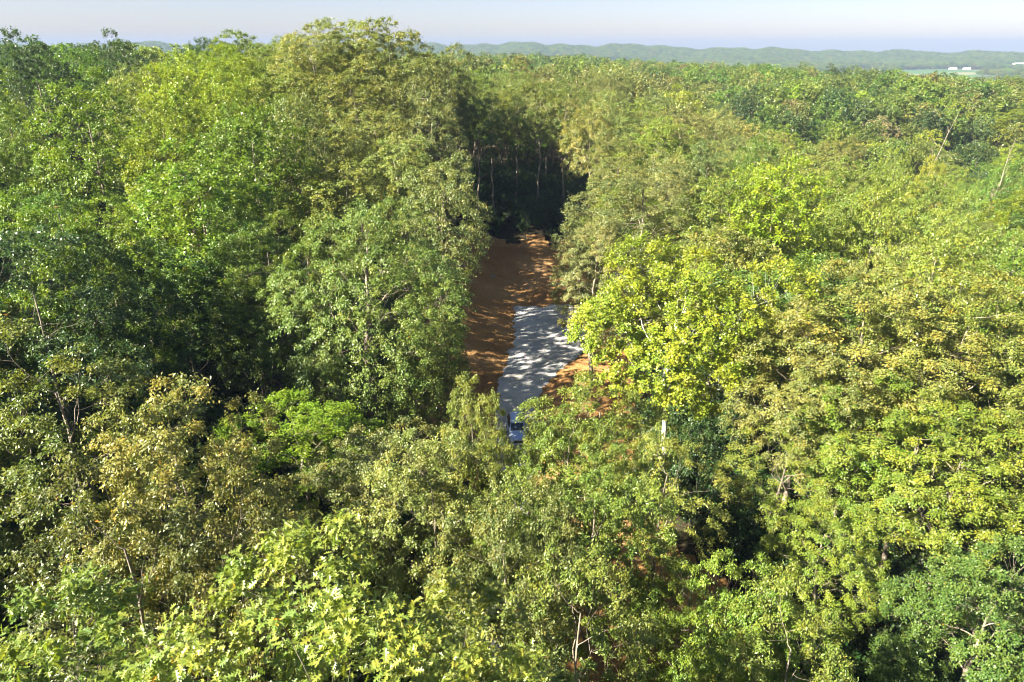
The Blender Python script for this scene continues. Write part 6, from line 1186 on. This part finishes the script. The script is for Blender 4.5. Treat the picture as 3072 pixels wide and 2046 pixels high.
# ------------------------------------------------------------------ dead trees, fallen branches, bank sapling
def dead_tree(name, label, base, tip, r, nb, seed, mat=M_DEAD, cat='tree', kids=True, bl=.3):
    g = np.random.default_rng(seed); base = np.array(base, float); tip = np.array(tip, float); ax = tip - base; Ln = np.linalg.norm(ax)
    root = bpy.data.objects.new(name, None); sc.collection.objects.link(root); root.location = base
    root['label'] = label; root['category'] = cat
    t = np.linspace(0, 1, 12); P = t[:, None] * ax + np.cumsum(g.normal(0, Ln * .006, (12, 3)), 0) * [1, 1, .3]
    Tb = Tubes(); Tb.add(P, r * (1 - .85 * t), 8); link('trunk', Tb.mesh('trunk', mat), root)
    for i in range(nb):
        f = g.uniform(.35, .96); j = f * 11; p0 = P[int(j)] * (1 - j % 1) + P[min(int(j) + 1, 11)] * (j % 1)
        d = nrm(nrm(ax) * .8 + g.normal(0, .55, 3)); ln = Ln * bl * g.uniform(.4, 1) * (1.2 - f); q = [p0]
        for s_ in range(5): d = nrm(d + g.normal(0, .16, 3) + [0, 0, .06]); q.append(q[-1] + d * ln / 5)
        Tb = Tubes(); rb = r * (1 - .85 * f) * .6; Tb.add(q, rb * np.linspace(1, .15, 6), 5)
        for z in range(3):
            k_ = g.integers(2, 5); d2 = nrm(d + g.normal(0, .6, 3)); Tb.add([q[k_], q[k_] + d2 * ln * .2, q[k_] + (d2 + [0, 0, .15]) * ln * .4], [rb * .4, rb * .25, rb * .08], 4)
        link('branch', Tb.mesh('branch', mat), root)
    return root
def gz(x, y): return float(terrain(x, y))
dead_tree('dead_tree', 'pale dead trunk leaning to the right over the wooded ravine', (81, 150, gz(81, 150) - .3), (92.6, 151, 23.5), .28, 16, 3, mat=M_BARK)
dead_tree('dead_tree', 'dead upright grey snag right of the leaning dead trunk', (96, 140, gz(96, 140) - .3), (98, 139, 20.5), .24, 12, 4, mat=M_BARK)
dead_tree('dead_tree', 'small bare forked sapling on the red bank', (-7.6, 71, gz(-7.6, 71) - .1), (-7.2, 71, gz(-7.6, 71) + 2.6), .05, 5, 8, bl=.6)
for i, (x, y, dx, dy, l, lab) in enumerate([
        (2.9, 43.2, 2.6, .3, .075, 'longest pale fallen branch lying across the bare soil by the drive'), (3.6, 42.0, 1.6, -1.3, .05, 'fallen branch slanting down beside the longest pale one'),
        (4.6, 44.4, -1.5, 1.5, .05, 'fallen branch at the far side of the brush on the bare soil'), (3.2, 45.2, 2.0, .9, .04, 'thin fallen branch lying highest in the brush by the drive'),
        (4.9, 41.6, .5, 1.8, .045, 'fallen branch pointing away from the drive at the near side of the brush')]):
    z = gz(x, y) + .12
    dead_tree('fallen_branch', lab, (x, y, z), (x + dx, y + dy, gz(x + dx, y + dy) + .25), l, 6, 20 + i, cat='branch', bl=.5)['group'] = 'fallen branches on the bare soil'

# stumps of cleared trees and stones on the earth
M_STONE = simple_mat('grey_brown_stone', (0.30, 0.25, 0.20), 0.9)
def stone(x, y, s, seed, label):
    g = np.random.default_rng(seed); import bmesh
    bm = bmesh.new(); bmesh.ops.create_icosphere(bm, subdivisions=2, radius=1)
    for v in bm.verts: v.co = Vector((v.co.x * s * 1.2, v.co.y * s, v.co.z * s * .65)) * (1 + g.normal(0, .07))
    me = bpy.data.meshes.new('stone'); bm.to_mesh(me); bm.free(); me.materials.append(M_STONE)
    o = link('stone', me); o.location = (x, y, gz(x, y) + s * .2); o['label'] = label; o['category'] = 'stone'; o['group'] = 'stones on the red earth'
stone(-6.3, 82, .32, 1, 'pale stone halfway up the bank of red earth')
stone(-8.8, 88, .26, 2, 'smaller stone higher up the bank of red earth')
stone(-3.2, 108, .38, 3, 'stone on the earth beyond the far end of the gravel pad')

# ------------------------------------------------------------------ white barns far away in the valley
M_WHITE = simple_mat('white_painted_metal', (0.82, 0.82, 0.80), 0.5)
M_DOOR = simple_mat('barn_door_grey', (0.35, 0.36, 0.37), 0.6)
def barn(x, y, w, d, h, rot, label):
    root = bpy.data.objects.new('barn', None); sc.collection.objects.link(root)
    root.location = (x, y, gz(x, y) - .5); root.rotation_euler = (0, 0, rot); root['label'] = label; root['category'] = 'barn'; root['group'] = 'white farm buildings in the far valley'
    X, Y = w / 2, d / 2; rh = h + d * .22
    loft('wall', [[(-X, -Y, 0), (-X, -Y, h), (-X, 0, rh - .3), (-X, Y, h), (-X, Y, 0)], [(X, -Y, 0), (X, -Y, h), (X, 0, rh - .3), (X, Y, h), (X, Y, 0)]], M_WHITE, root, smooth=False)
    for s in (-1, 1):
        slab('roof', [(-X - .6, s * (Y + .8), h - .1), (X + .6, s * (Y + .8), h - .1), (X + .6, s * .01, rh + .1), (-X - .6, s * .01, rh + .1)], .25, M_WHITE, root)
    for k in (-.25, .2): slab('door', [(k * w - 2, -Y - .06, .5), (k * w + 2, -Y - .06, .5), (k * w + 2, -Y - .06, 4.2), (k * w - 2, -Y - .06, 4.2)], .1, M_DOOR, root)
for (x, y, w, d, h, rot, lab) in BARNS: barn(x, y, w, d, h, rot, lab)


# ------------------------------------------------------------------ haze
def haze():
    x, y0, y1, z0, z1 = 7100, -7000, 7200, -85, 90
    V = [(-x, y0, z0), (x, y0, z0), (x, y1, z0), (-x, y1, z0), (-x, y0, z1), (x, y0, z1), (x, y1, z1), (-x, y1, z1)]
    F = [(0, 3, 2, 1), (4, 5, 6, 7), (0, 1, 5, 4), (1, 2, 6, 5), (2, 3, 7, 6), (3, 0, 4, 7)]
    m, nt, out = new_mat('haze')
    v = N(nt, 'ShaderNodeVolumePrincipled'); v.inputs['Density'].default_value = 0.00016
    v.inputs['Color'].default_value = (0.25, 0.335, 0.50, 1); v.inputs['Anisotropy'].default_value = 0.0
    nt.links.new(v.outputs[0], out.inputs['Volume'])
    me = mesh_from('haze', V, faces=F, mats=[m])
    link('haze', me, kind='stuff')
haze()
